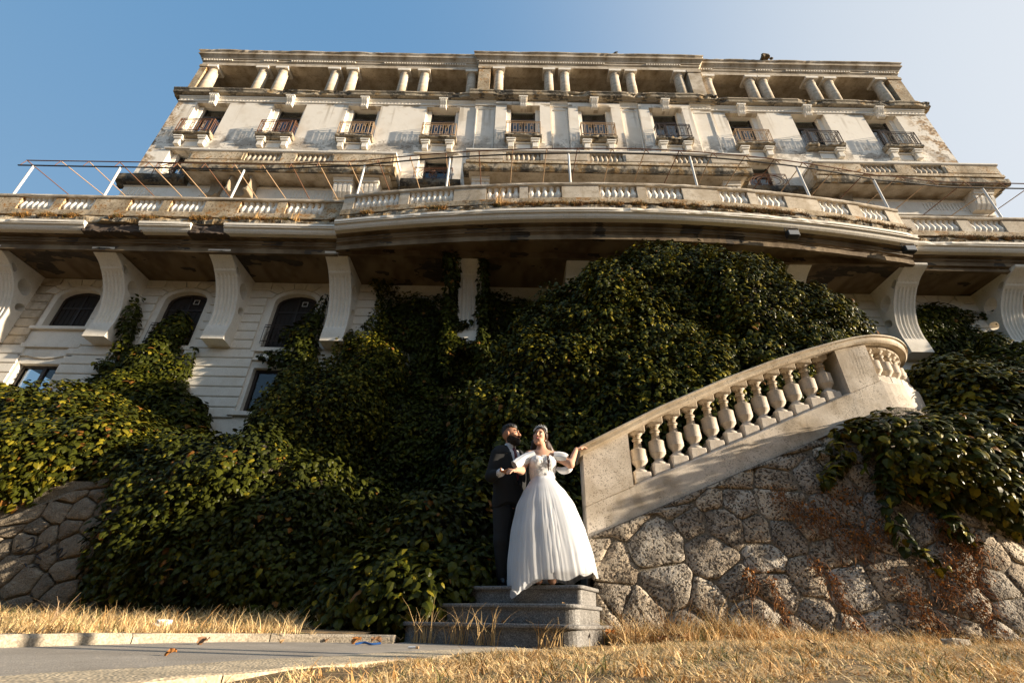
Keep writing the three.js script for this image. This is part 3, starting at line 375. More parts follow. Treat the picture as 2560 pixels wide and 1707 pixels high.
lowWins.forEach((x, i) => {
  if (i > 2 && i < 7) return;
  const z = -ZL - 0.2, y0 = sillOf(i), f = part(hotel, 'arched_window', merge([extrude(arch(x, 0.68, y0, 9.0, 9.36), [arch(x, 0.6, y0 + 0.06, 8.98, 9.28)], 0.08, z - 0.05), box(x - 0.03, x + 0.03, y0, 9.3, z - 0.045, z + 0.02), box(x - 0.64, x + 0.64, 8.72, 8.78, z - 0.044, z + 0.021)]), M.frame);
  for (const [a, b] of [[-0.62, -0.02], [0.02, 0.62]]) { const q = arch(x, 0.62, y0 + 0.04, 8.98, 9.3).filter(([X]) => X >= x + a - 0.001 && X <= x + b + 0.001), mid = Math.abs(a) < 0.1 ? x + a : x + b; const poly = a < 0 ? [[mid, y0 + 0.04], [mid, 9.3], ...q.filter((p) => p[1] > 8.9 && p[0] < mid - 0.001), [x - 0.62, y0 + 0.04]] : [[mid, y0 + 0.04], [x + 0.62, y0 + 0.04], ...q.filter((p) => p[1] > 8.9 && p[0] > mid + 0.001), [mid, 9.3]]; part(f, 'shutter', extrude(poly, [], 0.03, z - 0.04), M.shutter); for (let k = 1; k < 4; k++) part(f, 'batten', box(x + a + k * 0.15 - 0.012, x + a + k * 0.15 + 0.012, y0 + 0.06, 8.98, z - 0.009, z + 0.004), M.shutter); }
  if (i > 0 && i < 3) part(f, 'vent_frame', merge([box(x + 0.12, x + 0.3, 8.98, 9.0, z + 0.03, z + 0.04), box(x + 0.12, x + 0.3, 9.14, 9.16, z + 0.03, z + 0.04), box(x + 0.12, x + 0.14, 9.0, 9.14, z + 0.03, z + 0.04), box(x + 0.28, x + 0.3, 9.0, 9.14, z + 0.03, z + 0.04)]), M.whitePipe);
  part(hotel, 'window_surround', merge([extrude(arch(x, 0.84, y0, 9.0, 9.5), [arch(x, 0.68, y0 + 0.004, 9.0, 9.36)], 0.04, -ZL - 0.009), ...(i ? [] : [box(x - 0.95, x + 0.95, 7.8, 7.9, -ZL, -ZL + 0.1)])]), M.clean);
  if (i) { const g = []; for (const y of [7.5, 8.0, 8.08]) g.push(bar([x - 0.7, y, -ZL + 0.1], [x + 0.7, y, -ZL + 0.1], 0.014)); for (let k = 0; k <= 12; k++) g.push(bar([x - 0.7 + k * 1.4 / 12, 7.4, -ZL + 0.1], [x - 0.7 + k * 1.4 / 12, 8.05, -ZL + 0.1], 0.009, 4)); for (let k = 0; k < 6; k++) g.push(bar([x - 0.6 + k * 0.23, 7.62, -ZL + 0.1], [x - 0.5 + k * 0.23, 7.9, -ZL + 0.1], 0.009, 4)); part(hotel, 'balcony_railing', merge(g), M.iron); }
  const w = part(hotel, 'window', merge([box(x - 0.68, x - 0.6, 5.2, 6.62, z - 0.05, z + 0.03), box(x + 0.6, x + 0.68, 5.2, 6.62, z - 0.05, z + 0.03), box(x - 0.6, x + 0.6, 6.54, 6.62, z - 0.05, z + 0.03), box(x - 0.6, x + 0.6, 5.2, 5.28, z - 0.05, z + 0.03), box(x - 0.03, x + 0.07, 5.28, 6.54, z - 0.05, z + 0.035)]), M.frame);
  for (const [a, b] of [[-0.6, -0.03], [0.07, 0.6]]) part(w, 'pane', box(x + a, x + b, 5.28, 6.54, z - 0.02, z - 0.01), M.glassClear);
  part(hotel, 'window_sill', box(x - 0.95, x + 0.9, 5.08, 5.2, -ZL, -ZL + 0.1), M.clean);
  part(hotel, 'window_panel', merge([box(x - 0.9, x + 0.9, 7.16, 7.3, -ZL, -ZL + 0.07), box(x - 0.82, x - 0.55, 6.86, 6.9, -ZL, -ZL + 0.05), box(x + 0.55, x + 0.82, 6.86, 6.9, -ZL, -ZL + 0.05), tube(range(-0.55, 0.55, 8).map((t) => [x + t, 6.88 - 0.09 * Math.cos(t / 0.55 * 1.57), -ZL + 0.02]), 0.025, 14, 4)]), M.clean);
});
// rusticated courses between the windows, each block on its own
for (const cx of corbX) for (let k = 0; k < 15; k++) {
  const y0 = 5.0 + k * 0.32, wide = y0 < 7.1 ? 1.02 : 0.86; if (cx > -4 && cx < 8) continue;
  part(hotel, 'rusticated_block', sweep([[0, y0 + 0.012], [0.03, y0 + 0.012], [0.05, y0 + 0.035], [0.05, y0 + 0.29], [0.03, y0 + 0.31], [0, y0 + 0.31]], [cx - wide, cx + wide + 0.08], () => ZL), cx < -13 && k > 6 ? M.worn : M.clean);
}
lowWins.forEach((x, i) => { if (i > 2 && i < 7) return; for (let k = 0; k < 7; k++) { // voussoirs
  const a0 = Math.PI * (0.08 + k * 0.12) + 0.02, a1 = Math.PI * (0.08 + (k + 1) * 0.12) - 0.02, pt = (a, hw, h) => [x + Math.cos(a) * hw, 9.02 + Math.sin(a) * h]; part(hotel, 'voussoir', extrude([pt(a0, 0.86, 0.5), pt(a0, 1.25, 0.74), pt(a1, 1.25, 0.74), pt(a1, 0.86, 0.5)], [], 0.055, -ZL - 0.004), M.clean);
} });
// ---------- floodlights, awning frame and roof things ----------
const lampSpots = [[8.0, 'black floodlight under the curved terrace edge, nearest the middle of the bow'], [11.75, 'black floodlight under the right end of the curved terrace edge'], [15.9, 'black floodlight under the straight terrace edge at the far right']];
for (const [x, label] of lampSpots) {
  const D = railD(x) - 0.05, t = thing('floodlight', label, 'floodlight', [x, 9.95, -D], 'floodlights under the terrace');
  part(t, 'housing', rbox(x - 0.17, x + 0.17, 9.78, 10.0, -D - 0.12, -D + 0.06, 0.03), M.blackPipe); part(t, 'bracket', merge([bar([x - 0.19, 9.9, -D], [x - 0.19, 10.1, -D], 0.012), bar([x + 0.19, 9.9, -D], [x + 0.19, 10.1, -D], 0.012), bar([x - 0.19, 10.1, -D], [x + 0.19, 10.1, -D], 0.012)]), M.blackPipe); part(t, 'lens', box(x - 0.14, x + 0.14, 9.81, 9.97, -D + 0.06, -D + 0.068), plain(0.3, 0.3, 0.3, 0.1));
}
{
  const t = thing('awning_frame', 'rusty pipe awning frame with white posts and bare rafters along the terrace balustrade', 'awning frame', [1, 11.66, -10.5]), g1 = [], g2 = [];
  const AX0 = -16.6, xs = range(AX0, 19.5, 60), D = (x) => railD(clamp(x, BX0 + 0.1, BX1 - 0.1)) + 0.02 + smooth(BX0 - 3, BX0, -Math.abs(x)) * 0, DD = (x) => (x < BX0 ? lerp(10.72, bowD(BX0) + 0.02, smooth(-9, BX0, x)) : x > BX1 ? lerp(bowD(BX1) + 0.02, 10.9, smooth(BX1, 15, x)) : bowD(x) + 0.02);
  part(t, 'pipe', tube(xs.map((x) => [x, 13.4 + n3(x * 0.4, 1, 2) * 0.03, -DD(x) - 0.08]), 0.02, 160, 5), M.rust, [0, 0, 0]); part(t, 'pipe', tube(xs.map((x) => [x, 13.03 + n3(x * 0.4, 5, 2) * 0.03, -DD(x) + 0.02]), 0.026, 160, 5), M.blackPipe);
  for (const x of [-16.05, -13.15, -9.1, -4.98, -2.12, 1.69, 5.55, 9.15, 11.9, 15.75]) part(t, 'post', bar([x, 11.66, -DD(x) - 0.02], [x + rr(-0.05, 0.05), 13.05, -DD(x)], 0.035, 8), M.whitePipe);
  const rx = [AX0, -15.45, -14.5, -13.45, -12.45, -11.5, -10.55, -9.55, -8.6, -7.6, -6.65, -5.6, -4.6, -3.5, -2.3, -1.2, -0.1, 1.0, 2.0, 3.1, 4.2, 5.3, 6.4, 7.5, 8.5, 9.5, 10.7, 11.8, 13, 14.2, 15.4, 16.6, 17.8];
  rx.forEach((x, i) => { const w = rr(-0.15, 0.15); part(t, 'rafter', bar([x, 13.4, -DD(x) - 0.08], [x + w, 13.72 + rr(-0.05, 0.05), -ZW + 0.35], 0.017, 5), i % 3 ? M.rustPale : M.rust); part(t, 'strut', bar([x + 0.02, 13.4, -DD(x) - 0.08], [x + 0.05, 13.03, -DD(x) + 0.02], 0.012, 4), M.rust); });
}
{
  const b = thing('bird', 'small dark bird perched on the roof cornice', 'bird', [4.9, 24.66, -12.6]); part(b, 'body', merge([new THREE.SphereGeometry(0.11, 10, 8).scale(1.5, 0.9, 0.9).rotateZ(0.5).translate(4.9, 24.78, -12.6), new THREE.SphereGeometry(0.065, 8, 6).translate(5.03, 24.9, -12.6), new THREE.ConeGeometry(0.02, 0.07, 5).rotateZ(-1.6).translate(5.11, 24.9, -12.6), new THREE.BoxGeometry(0.22, 0.02, 0.09).rotateZ(0.6).translate(4.72, 24.68, -12.6), bar([4.9, 24.6, -12.62], [4.9, 24.72, -12.62], 0.01), bar([4.93, 24.6, -12.58], [4.93, 24.72, -12.58], 0.01)]).translate(-4.9, -24.6, 12.6).scale(0.6, 0.6, 0.6).translate(4.9, 24.6, -12.85), plain(0.02, 0.018, 0.017, 0.8));
  const c = thing('roof_rubble', 'broken grey lump of masonry on the right roof edge', 'rubble', [12.4, 24.6, -12.95]); part(c, 'chunk', nets((X, Y, Z) => Math.max(Math.abs(X - 12.4) - 0.16, Math.abs(Y - 24.7) - 0.1, Math.abs(Z + 12.95) - 0.15) + n3(X * 5, Y * 5, Z * 5) * 0.12, [12, 24.5, -13.3], [12.9, 25.1, -12.6], 0.05), M.lead);
  part(c, 'fragment', new THREE.DodecahedronGeometry(0.07).scale(1.5, 0.8, 1).translate(12.72, 24.66, -12.95), M.lead);
}
// ---------- ground, road, kerbs ----------
function sheet(poly, y, mat, name, label) { const s = new THREE.Shape(poly.map(([x, z]) => new THREE.Vector2(x, -z))); const g = new THREE.ShapeGeometry(s).rotateX(-Math.PI / 2).translate(0, y, 0); return single(name, uvBox(g), mat, label, null, [0, 0, 0], 'structure'); }
{ const g = new THREE.PlaneGeometry(240, 240, 1, 1).rotateX(-Math.PI / 2).translate(0, -0.03, -20); single('ground', uvBox(g), M.earth, 'dry brown earth around the road and the hotel', null, [0, 0, 0], 'structure'); }
const nearLine = [[-7, 8], [-2.6, 0.4], [-1.62, -0.95], [-1.36, -1.64], [-1.25, -1.96], [-1.04, -2.45], [-0.77, -3.0], [-0.39, -3.69], [-0.12, -4.1], [0.0, -4.25]];
const farLine = [[-9, 6], [-3.6, -0.8], [-2.95, -2.5], [-2.72, -3.3], [-2.5, -3.95], [-2.2, -4.4], [-1.75, -4.62], [-1.3, -4.7], [-0.95, -4.72]];
sheet([[-60, 40], [-60, 6], ...farLine, [-0.9, -5.4], [0.3, -4.9], ...nearLine.slice().reverse(), [-7, 40]], 0.004, M.asphalt, 'road', 'worn grey asphalt road curving away to the left');
const curve = (pts) => new THREE.CatmullRomCurve3(pts.map(([x, z]) => V(x, 0, z)), false, 'centripetal');
function kerb(pts, side, w, h, gap, label, name, mat) { // stones along a curve; side +1 puts them to the right of the walking direction
  const c = curve(pts), L = c.getLength(), n = Math.round(L / gap), t = thing(name, label, 'kerb', [pts[4][0], 0, pts[4][1]]);
  for (let i = 0; i < n; i++) {
    const rows = range((i + 0.004) / n, (i + 0.996) / n, 6).map((u) => { const p = c.getPointAt(u), d = c.getTangentAt(u), s = V(-d.z, 0, d.x).multiplyScalar(side); return [p, s]; }), k = rr(-0.006, 0.006), P = [], prof = [[0, -0.05], [0.004, h * 0.7], [0.02, h], [w - 0.02, h], [w, h * 0.75], [w, -0.05]];
    for (const [p, s] of rows) for (const [o, y] of prof) P.push([p.x + s.x * o, y + (y > 0 ? k + (vn(p.x * 9, p.z * 9 + o * 30, 0, 3) - 0.5) * 0.006 : 0), p.z + s.z * o]);
    const idx = []; for (let a = 0; a < 6; a++) for (let b = 0; b < 5; b++) idx.push([a * 6 + b, a * 6 + b + 1, (a + 1) * 6 + b + 1, (a + 1) * 6 + b]); idx.push([0, 1, 4, 5], [1, 2, 3, 4], [36, 37, 40, 41], [37, 38, 39, 40]);
    part(t, 'kerb_stone', quads(P, idx), mat);
  }
}
kerb(nearLine, 1, 0.42, 0.016, 0.9, 'pale concrete kerb along the near edge of the road, beside the dry lawn', 'kerb', M.kerbPale);
kerb(farLine, -1, 0.14, 0.06, 1.0, 'pale raised kerb on the far side of the road, under the grass strip', 'kerb', M.kerb);
const lawnY = (x, z) => 0.014 + 0.05 * smooth(0.2, 1.6, x + (z + 3.2) * 0.45) + 0.02 * (fbm(x * 1.3, z * 1.3, 0, 3, 701) - 0.5), stripY = (x, z) => 0.055 + 0.09 * smooth(-4.2, -7, z);
function terrain(name, label, x0, x1, z0, z1, n, m, f, keep) { const P = [], idx = []; for (let i = 0; i <= n; i++) for (let j = 0; j <= m; j++) { const x = lerp(x0, x1, i / n), z = lerp(z0, z1, j / m); P.push([x, f(x, z), z]); } for (let i = 0; i < n; i++) for (let j = 0; j < m; j++) { const a = i * (m + 1) + j, q = [a, a + m + 1, a + m + 2, a + 1]; if (q.every((k) => keep(P[k][0], P[k][2]))) idx.push(q); } return single(name, quads(P, idx), M.soil, label, null, [0, 0, 0], 'structure'); }
const xOf = (line, z) => { for (let i = 0; i + 1 < line.length; i++) if ((line[i][1] - z) * (line[i + 1][1] - z) <= 0) return lerp(line[i][0], line[i + 1][0], (z - line[i][1]) / (line[i + 1][1] - line[i][1] || 1)); return line[line.length - 1][0]; };
terrain('lawn_ground', 'dry lawn ground in front of the stone wall', -8, 14, 9, -7, 88, 80, lawnY, (x, z) => x > xOf(nearLine, Math.max(z, -4.25)) + 0.38);
terrain('verge_ground', 'dry grass strip between the far kerb and the ivy', -40, -0.9, 5, -9, 120, 60, stripY, (x, z) => (z < -4.7 ? x < -0.9 : x < xOf(farLine, Math.min(z, 6)) - 0.1));
// ---------- granite steps, turned towards the left, rounded at both ends ----------
const stepW = (u, v) => [0.3 + 0.9135 * u - 0.4067 * v, -5.0 + 0.4067 * u + 0.9135 * v], stepV = (x, z) => (x - 0.3) * -0.4067 + (z + 5.0) * 0.9135;
{
  const t = thing('stone_steps', 'three grey granite steps with rounded nosings under the wedding couple', 'steps', [0, 0, -5]);
  const outline = (u0, u1, v, rl, rr2) => { const p = []; for (const a of range(0, Math.PI / 2, 9)) p.push([u0 + rl - Math.cos(a) * rl, v - rl + Math.sin(a) * rl]); for (const a of range(0, Math.PI / 2, 7)) p.push([u1 - rr2 + Math.sin(a) * rr2, v - rr2 + Math.cos(a) * rr2]); return [[u0, -1.3], ...p, [u1, -1.3]].map(([u, w]) => stepW(u, w)); };
  const slab = (o, y0, y1, bev) => { const s = new THREE.Shape(o.map(([x, z]) => new THREE.Vector2(x, -z))); return uvBox(new THREE.ExtrudeGeometry(s, { depth: y1 - y0 - 2 * bev, bevelEnabled: bev > 0, bevelSize: bev, bevelThickness: bev, bevelSegments: 3, curveSegments: 4 }).rotateX(-Math.PI / 2).translate(0, y0 + bev, 0)); };
  [[-1.28, 0.52, 0.54, 0, 0.165, 0.4, 0.16], [-1.12, 0.43, 0.27, 0.165, 0.318, 0.32, 0.13], [-0.92, 0.4, 0, 0.318, 0.478, 0.3, 0.05]].forEach(([u0, u1, v, y0, y1, rl, r2]) => {
    part(t, 'riser', slab(outline(u0, u1, v - 0.02, rl, r2), y0 - 0.02, y1 - 0.034, 0), M.granite); part(t, 'tread', slab(outline(u0 - 0.02, u1 + 0.015, v, rl, r2), y1 - 0.034, y1, 0.012), M.granite);
  });
}
// ---------- stair wall: rusticated stone below, plastered parapet with balusters above ----------
const ZB = -5.5; // front of the parapet
const railY = (s) => { const k = [[0.85, 1.985], [1.84, 2.5], [2.79, 2.93], [3.36, 3.16], [3.94, 3.37], [4.33, 3.49], [4.62, 3.57], [4.9, 3.62], [5.3, 3.65], [9, 3.66]]; for (let i = 0; i + 1 < k.length; i++) if (s <= k[i + 1][0]) return lerp(k[i][1], k[i + 1][1], (s - k[i][0]) / (k[i + 1][0] - k[i][0])); return 3.66; };
const baseY = (s) => 0.985 + 0.408 * (Math.min(s, 4.8) - 0.86), plinY = (s) => (s < 4.9 ? 1.56 + 0.42 * (s - 1.44) : 2.95);
const SX = 4.78, SR = 1.1, place = (s, off) => { // s runs along the front, then round the end; off > 0 = towards the outside
  if (s <= SX) return [s, ZB + off]; const a = (s - SX) / SR, R = SR + off; return a < Math.PI / 2 ? [SX + Math.sin(a) * R, ZB - SR + Math.cos(a) * R] : [SX + R, ZB - SR - (s - SX - SR * Math.PI / 2)];
};
function along(prof, ss) { // prof(s) -> [[off, y]...]
  const rows = ss.map((s) => prof(s).map(([o, y]) => { const [x, z] = place(s, o); return [x, y, z]; })), n = rows[0].length, P = rows.flat(), idx = [];
  for (let i = 0; i + 1 < rows.length; i++) for (let k = 0; k < n; k++) { const l = (k + 1) % n; idx.push([i * n + k, (i + 1) * n + k, (i + 1) * n + l, i * n + l]); }
  const g = [quads(P, idx)], tri = THREE.ShapeUtils.triangulateShape(prof(ss[0]).map((p) => new THREE.Vector2(...p)), []), e = (rows.length - 1) * n;
  const c = []; for (const [a, b, d] of tri) c.push([a, b, d, d], [e + a, e + b, e + d, e + d]); const q = quads(P, c); g.push(q); return merge(g);
}
const stair = thing('stair_parapet', 'white plastered stair parapet with a row of stout balusters rising to a rounded end', 'balustrade', [3, 1, -5.6]);
{
  const wob = (s, k) => (vn(s * 4, k * 5, 0, 711) - 0.5) * 0.012;
  part(stair, 'parapet_wall', along((s) => [[-0.3, baseY(s) - 0.5], [0, baseY(s) - 0.25 + 0 * wob(s, 1)], [wob(s, 2), plinY(s) - 0.02], [-0.02, plinY(s)], [-0.3, plinY(s)]], range(0.87, 8.3, 90)), M.stair);
  for (const [a, b] of [[0.87, 1.43], [4.36, 4.8]]) part(stair, 'pedestal', along((s) => [[-0.3, plinY(s) - 0.01], [0.0 + wob(s, 3), plinY(s) - 0.01], [wob(s, 4), railY(s) - 0.1], [-0.3, railY(s) - 0.1]], range(a, b, 10)), M.stair);
  part(stair, 'handrail', along((s) => [[-0.36, railY(s) - 0.1], [0.04, railY(s) - 0.1], [0.06, railY(s) - 0.075], [0.06, railY(s) - 0.025 + wob(s, 5)], [0.085, railY(s) - 0.02 + wob(s, 6)], [0.085, railY(s) + wob(s, 7) * 0.6], [0.06, railY(s) + 0.012], [-0.36, railY(s) + 0.012]], range(0.83, 8.3, 150)), M.worn);
  const big = (H) => { const s = H / 0.56, sq = (w, a, b) => rbox(-w / 2, w / 2, a, b, -w / 2, w / 2, 0.012); return merge([sq(0.2, -0.06, 0.07 * s), sq(0.19, 0.51 * s, 0.62 * s), lathe([[0.095, 0.07], [0.095, 0.085], [0.07, 0.1], [0.05, 0.12], [0.055, 0.135], [0.075, 0.16], [0.097, 0.185], [0.1, 0.195], [0.1, 0.2], [0.092, 0.204], [0.101, 0.21], [0.101, 0.318], [0.085, 0.326], [0.058, 0.332], [0.052, 0.36], [0.046, 0.42], [0.062, 0.425], [0.065, 0.44], [0.05, 0.45], [0.047, 0.47], [0.06, 0.485], [0.085, 0.51]].map(([r, y]) => [r, y * s]), 20)]); };
  const gb = big(0.56); for (let i = 0; i < 12; i++) { const s = 1.57 + i * 0.2365, g = part(stair, 'baluster', gb, M.stair, [place(s, -0.14)[0], plinY(s) + 0.035, place(s, -0.14)[1]], 0); g.scale.set(0.97, (railY(s) - 0.1 - plinY(s)) / 0.56 * 0.97, 0.97); }
  for (let i = 0; i < 16; i++) { const s = 4.93 + i * 0.2, p = place(s, -0.14), a = Math.min(1.57, (s - SX) / SR); const g = part(stair, 'baluster', gb, M.stair, [p[0], 2.98, p[1]], a); g.scale.set(0.95, 1.0, 0.95); }
}
// rough stones: relaxed cells on a sheet, each cell a domed pitted block
function cells(n, inside, w, h, seed, scale = 1) {
  const r = mulberry(seed), pts = []; let guard = 0; while (pts.length < n && guard++ < 20000) { const p = [r() * w, r() * h]; if (inside(p)) { p[2] = lerp(0.25, 0.46, r() ** 0.8) * scale; let ok = true; for (const q of pts) if (Math.hypot((p[0] - q[0]), (p[1] - q[1]) * 1.2) < (p[2] + q[2]) / 2) { ok = false; break; } if (ok) pts.push(p); } }
  return pts.map((p) => { let poly = [[p[0] - 0.6, p[1] - 0.5], [p[0] + 0.6, p[1] - 0.5], [p[0] + 0.6, p[1] + 0.5], [p[0] - 0.6, p[1] + 0.5]]; for (const q of pts) { if (q === p || Math.hypot(p[0] - q[0], p[1] - q[1]) > 1.3) continue; const mx = (p[0] + q[0]) / 2, my = (p[1] + q[1]) / 2, dx = q[0] - p[0], dy = q[1] - p[1], sh = (p[2] - q[2]) / (p[2] + q[2]) * (dx * dx + dy * dy) / 2, out = []; for (let i = 0; i < poly.length; i++) { const a = poly[i], b = poly[(i + 1) % poly.length], da = (a[0] - mx) * dx + (a[1] - my) * dy - sh, db = (b[0] - mx) * dx + (b[1] - my) * dy - sh; if (da <= 0) out.push(a); if ((da < 0) !== (db < 0) && da !== db) { const t = da / (da - db); out.push([lerp(a[0], b[0], t), lerp(a[1], b[1], t)]); } } poly = out; } return { p, poly }; });
}
function stoneGeo({ p, poly }, put, gap, seed, bulge = 0.05) { // put(u, v, off) -> world
  const N = 44, out = []; let P = poly; for (let it = 0; it < 2; it++) P = P.flatMap((a, i) => { const b = P[(i + 1) % P.length]; return [mix3([...a, 0], [...b, 0], 0.1), mix3([...a, 0], [...b, 0], 0.9)]; });
  const len = [0]; for (let i = 0; i < P.length; i++) { const a = P[i], b = P[(i + 1) % P.length]; len.push(len[i] + Math.hypot(a[0] - b[0], a[1] - b[1])); }
  const at = (t) => { const L = t * len[P.length]; let i = 0; while (len[i + 1] < L) i++; const a = P[i], b = P[(i + 1) % P.length]; return mix3([...a.slice(0, 2), 0], [...b.slice(0, 2), 0], (L - len[i]) / (len[i + 1] - len[i] || 1)); };
  const cx = P.reduce((s, q) => s + q[0], 0) / P.length, cy = P.reduce((s, q) => s + q[1], 0) / P.length, R = Math.sqrt(len[P.length]) * 0.25;
  const rings = [[1, -0.07], [1, 0.005], [0.965, 0.028], [0.9, 0.042], [0.72, 0.056], [0.5, 0.064], [0.25, 0.068]], tilt = [h2(seed, 1, 5) - 0.5, h2(seed, 2, 5) - 0.5];
  for (const [k, o] of rings) for (let i = 0; i < N; i++) { const q = at(i / N), dx = q[0] - cx, dy = q[1] - cy, d = Math.hypot(dx, dy), sh = 1 - gap / Math.max(d, 0.05), wob = 1 + (vn(q[0] * 14, q[1] * 14, 0, seed) - 0.5) * 0.10, x = cx + dx * sh * k * wob, y = cy + dy * sh * k * wob; out.push(put(x, y, o * bulge / 0.05 + (o > 0 ? (n3(x * 9, y * 9, seed, 3)) * 0.022 + n3(x * 26, y * 26, seed, 7) * 0.008 + (dx * tilt[0] + dy * tilt[1]) * 0.12 * k : 0))); }
  out.push(put(cx, cy, bulge * 1.4)); const c = out.length - 1, tri = []; for (let r = 0; r + 1 < rings.length; r++) for (let i = 0; i < N; i++) { const j = (i + 1) % N, a = r * N + i, b = r * N + j, d = a + N, e = b + N; tri.push(a, b, e, a, e, d); } for (let i = 0; i < N; i++) { const a = (rings.length - 1) * N + i; tri.push(a, (rings.length - 1) * N + (i + 1) % N, c); }
  const g = new THREE.BufferGeometry(); g.setAttribute('position', new THREE.BufferAttribute(new Float32Array(out.flat()), 3)); g.setAttribute('uv', new THREE.BufferAttribute(new Float32Array(out.flatMap((q) => [q[0] + q[2] * 0.7, q[1] + h2(seed, 3, 3) * 3])), 2)); g.setIndex(tri); g.computeVertexNormals(); return g;
}
const stoneMats = [0, 1, 2, 3, 4].map((i) => { const m = M.rock.clone(); m.color.setRGB(...[[1, 1, 1], [0.8, 0.77, 0.74], [1.15, 1.1, 1.02], [0.92, 0.86, 0.78], [0.7, 0.69, 0.68]][i]); return m; });
{
  const t = thing('stone_wall', 'rough wall of pitted brown boulders under the stair parapet, right of the steps', 'stone wall', [3, 0, -5.2]);
  const batter = (s, y) => 0.02 + 0.2 * Math.max(0, baseY(s) - y) + 0.0, put = (s, y, o) => { const [x, z] = place(s, batter(s, y) + o); return [x, y, z]; };
  const W = 4.4, list = cells(500, ([u, v]) => v < baseY(u + 0.87) + 0.12 && v > -0.12, W, 2.9, 31);
  for (const c of list) { for (const q of c.poly) { q[0] = clamp(q[0], 0.0, W); q[1] = clamp(q[1], -0.1, baseY(q[0] + 0.87) - 0.015); } }
  list.forEach((c, i) => { if (c.poly.length > 2) part(t, 'stone', stoneGeo(c, (u, v, o) => put(u + 0.87, v, o), 0.005, 1000 + i, 0.028), stoneMats[(h2(i, 4, 4) * 5) | 0]); });
  part(t, 'mortar', along((s) => [[-0.4, -0.3], [batter(s, -0.1) + 0.004, -0.1], [batter(s, baseY(s)) + 0.008, baseY(s) - 0.01], [-0.4, baseY(s) - 0.01]], range(0.9, 7.5, 60)), M.mortar);
  part(t, 'wall_end', box(0.9, 1.1, -0.1, 0.9, -6.5, -5.52), M.mortar);
}
{ // the lower wall on the left, mostly under ivy
  const t = thing('stone_wall', 'grey stone wall with sprayed scribbles between ivy at the left edge', 'stone wall', [-6, 0, -7]);
  const top = (x) => lerp(0.6, 2.0, clamp((x + 8.2) / 2.4)), put = (u, v, o) => [u - 9.5, v + 0.1, -7.0 - 0.14 * v + o], list = cells(400, ([u, v]) => v < top(u - 9.5), 7.5, 2.2, 77, 0.82);
  const leftMats = [[0.62, 0.57, 0.51], [0.75, 0.7, 0.63], [0.52, 0.48, 0.43]].map((c) => std({ map: T.kerb, color: new THREE.Color().setRGB(...c), bumpMap: T.rockBump, bumpScale: 0.016 })); list.forEach((c, i) => { for (const q of c.poly) q[1] = clamp(q[1], -0.1, top(q[0] - 9.5) + 0.05); if (c.poly.length > 2 && c.p[0] > 0.8 && c.p[0] < 5.6) part(t, 'stone', stoneGeo(c, put, 0.012, 3000 + i, 0.034), leftMats[(h2(i, 5, 4) * 3) | 0]); });
  part(t, 'mortar', quads([[-9.5, -0.1, -6.995], [-4.4, -0.1, -6.995], [-4.9, 1.9, -7.275], [-9.5, 1.9, -7.275]], [[0, 1, 2, 3]]), M.mortar);
  part(t, 'wall_core', box(-9.5, -4.9, -0.1, 1.5, -9.0, -7.32), M.mortar);
  const g = []; for (const s of [[[-6.75, 0.95], [-6.6, 1.08], [-6.55, 0.98], [-6.7, 0.9]], [[-6.62, 0.82], [-6.5, 0.98], [-6.38, 1.02], [-6.3, 0.95], [-6.42, 0.86], [-6.3, 0.8]], [[-6.25, 0.82], [-6.12, 0.95], [-6.1, 0.82], [-6.02, 0.9]], [[-6.5, 0.75], [-6.42, 0.7], [-6.3, 0.74]]]) g.push(tube(s.map(([x, y]) => [x, y, -7.0 - 0.14 * (y - 0.1) + 0.036]), 0.012, 20, 4).scale(1, 1, 1)); part(t, 'sprayed_mark', merge(g), plain(0.05, 0.05, 0.055, 1));
}
// ---------- ivy ----------
const leafGeo = (k) => { // a folded three-lobed leaf, tip along -y, stalk end at the origin, facing +z
  const o = k ? [[0, 0.02], [0.3, 0.1], [0.5, -0.22], [0.3, -0.42], [0.22, -0.7], [0, -1]] : [[0, 0], [0.26, 0.04], [0.4, -0.25], [0.36, -0.5], [0.2, -0.78], [0, -1]], P = [];
  const pt = ([x, y], s) => [x * s, y, -0.32 * x + 0.10 * Math.sin(-y * 3) - 0.12 * y * y], mid = (y) => [0, y, 0.10 * Math.sin(-y * 3) - 0.12 * y * y];
  for (const s of [1, -1]) for (let i = 0; i + 1 < o.length; i++) { const a = pt(o[i], s), b = pt(o[i + 1], s), m0 = mid(o[i][1]), m1 = mid(o[i + 1][1]); const t = s > 0 ? [m0, m1, b, m0, b, a] : [m0, b, m1, m0, a, b]; P.push(...t); }
  const g = new THREE.BufferGeometry(); g.setAttribute('position', new THREE.BufferAttribute(new Float32Array(P.flat()), 3)); g.computeVertexNormals(); g.setAttribute('uv', new THREE.BufferAttribute(new Float32Array(P.flatMap((p) => [p[0], p[1]])), 2)); return g;
};
const leaves2 = [leafGeo(0), leafGeo(1)];
M.leaf = new THREE.MeshPhysicalMaterial({ color: 0xffffff, roughness: 0.36, transmission: 0.12, thickness: 0, side: THREE.DoubleSide, specularIntensity: 0.2 });
M.ivyCore = plain(0.018, 0.013, 0.008, 1); M.bark = plain(0.05, 0.033, 0.02, 1);
const _m = new THREE.Matrix4(), _c = new THREE.Color(), camP = V(0, 0.2, 0);
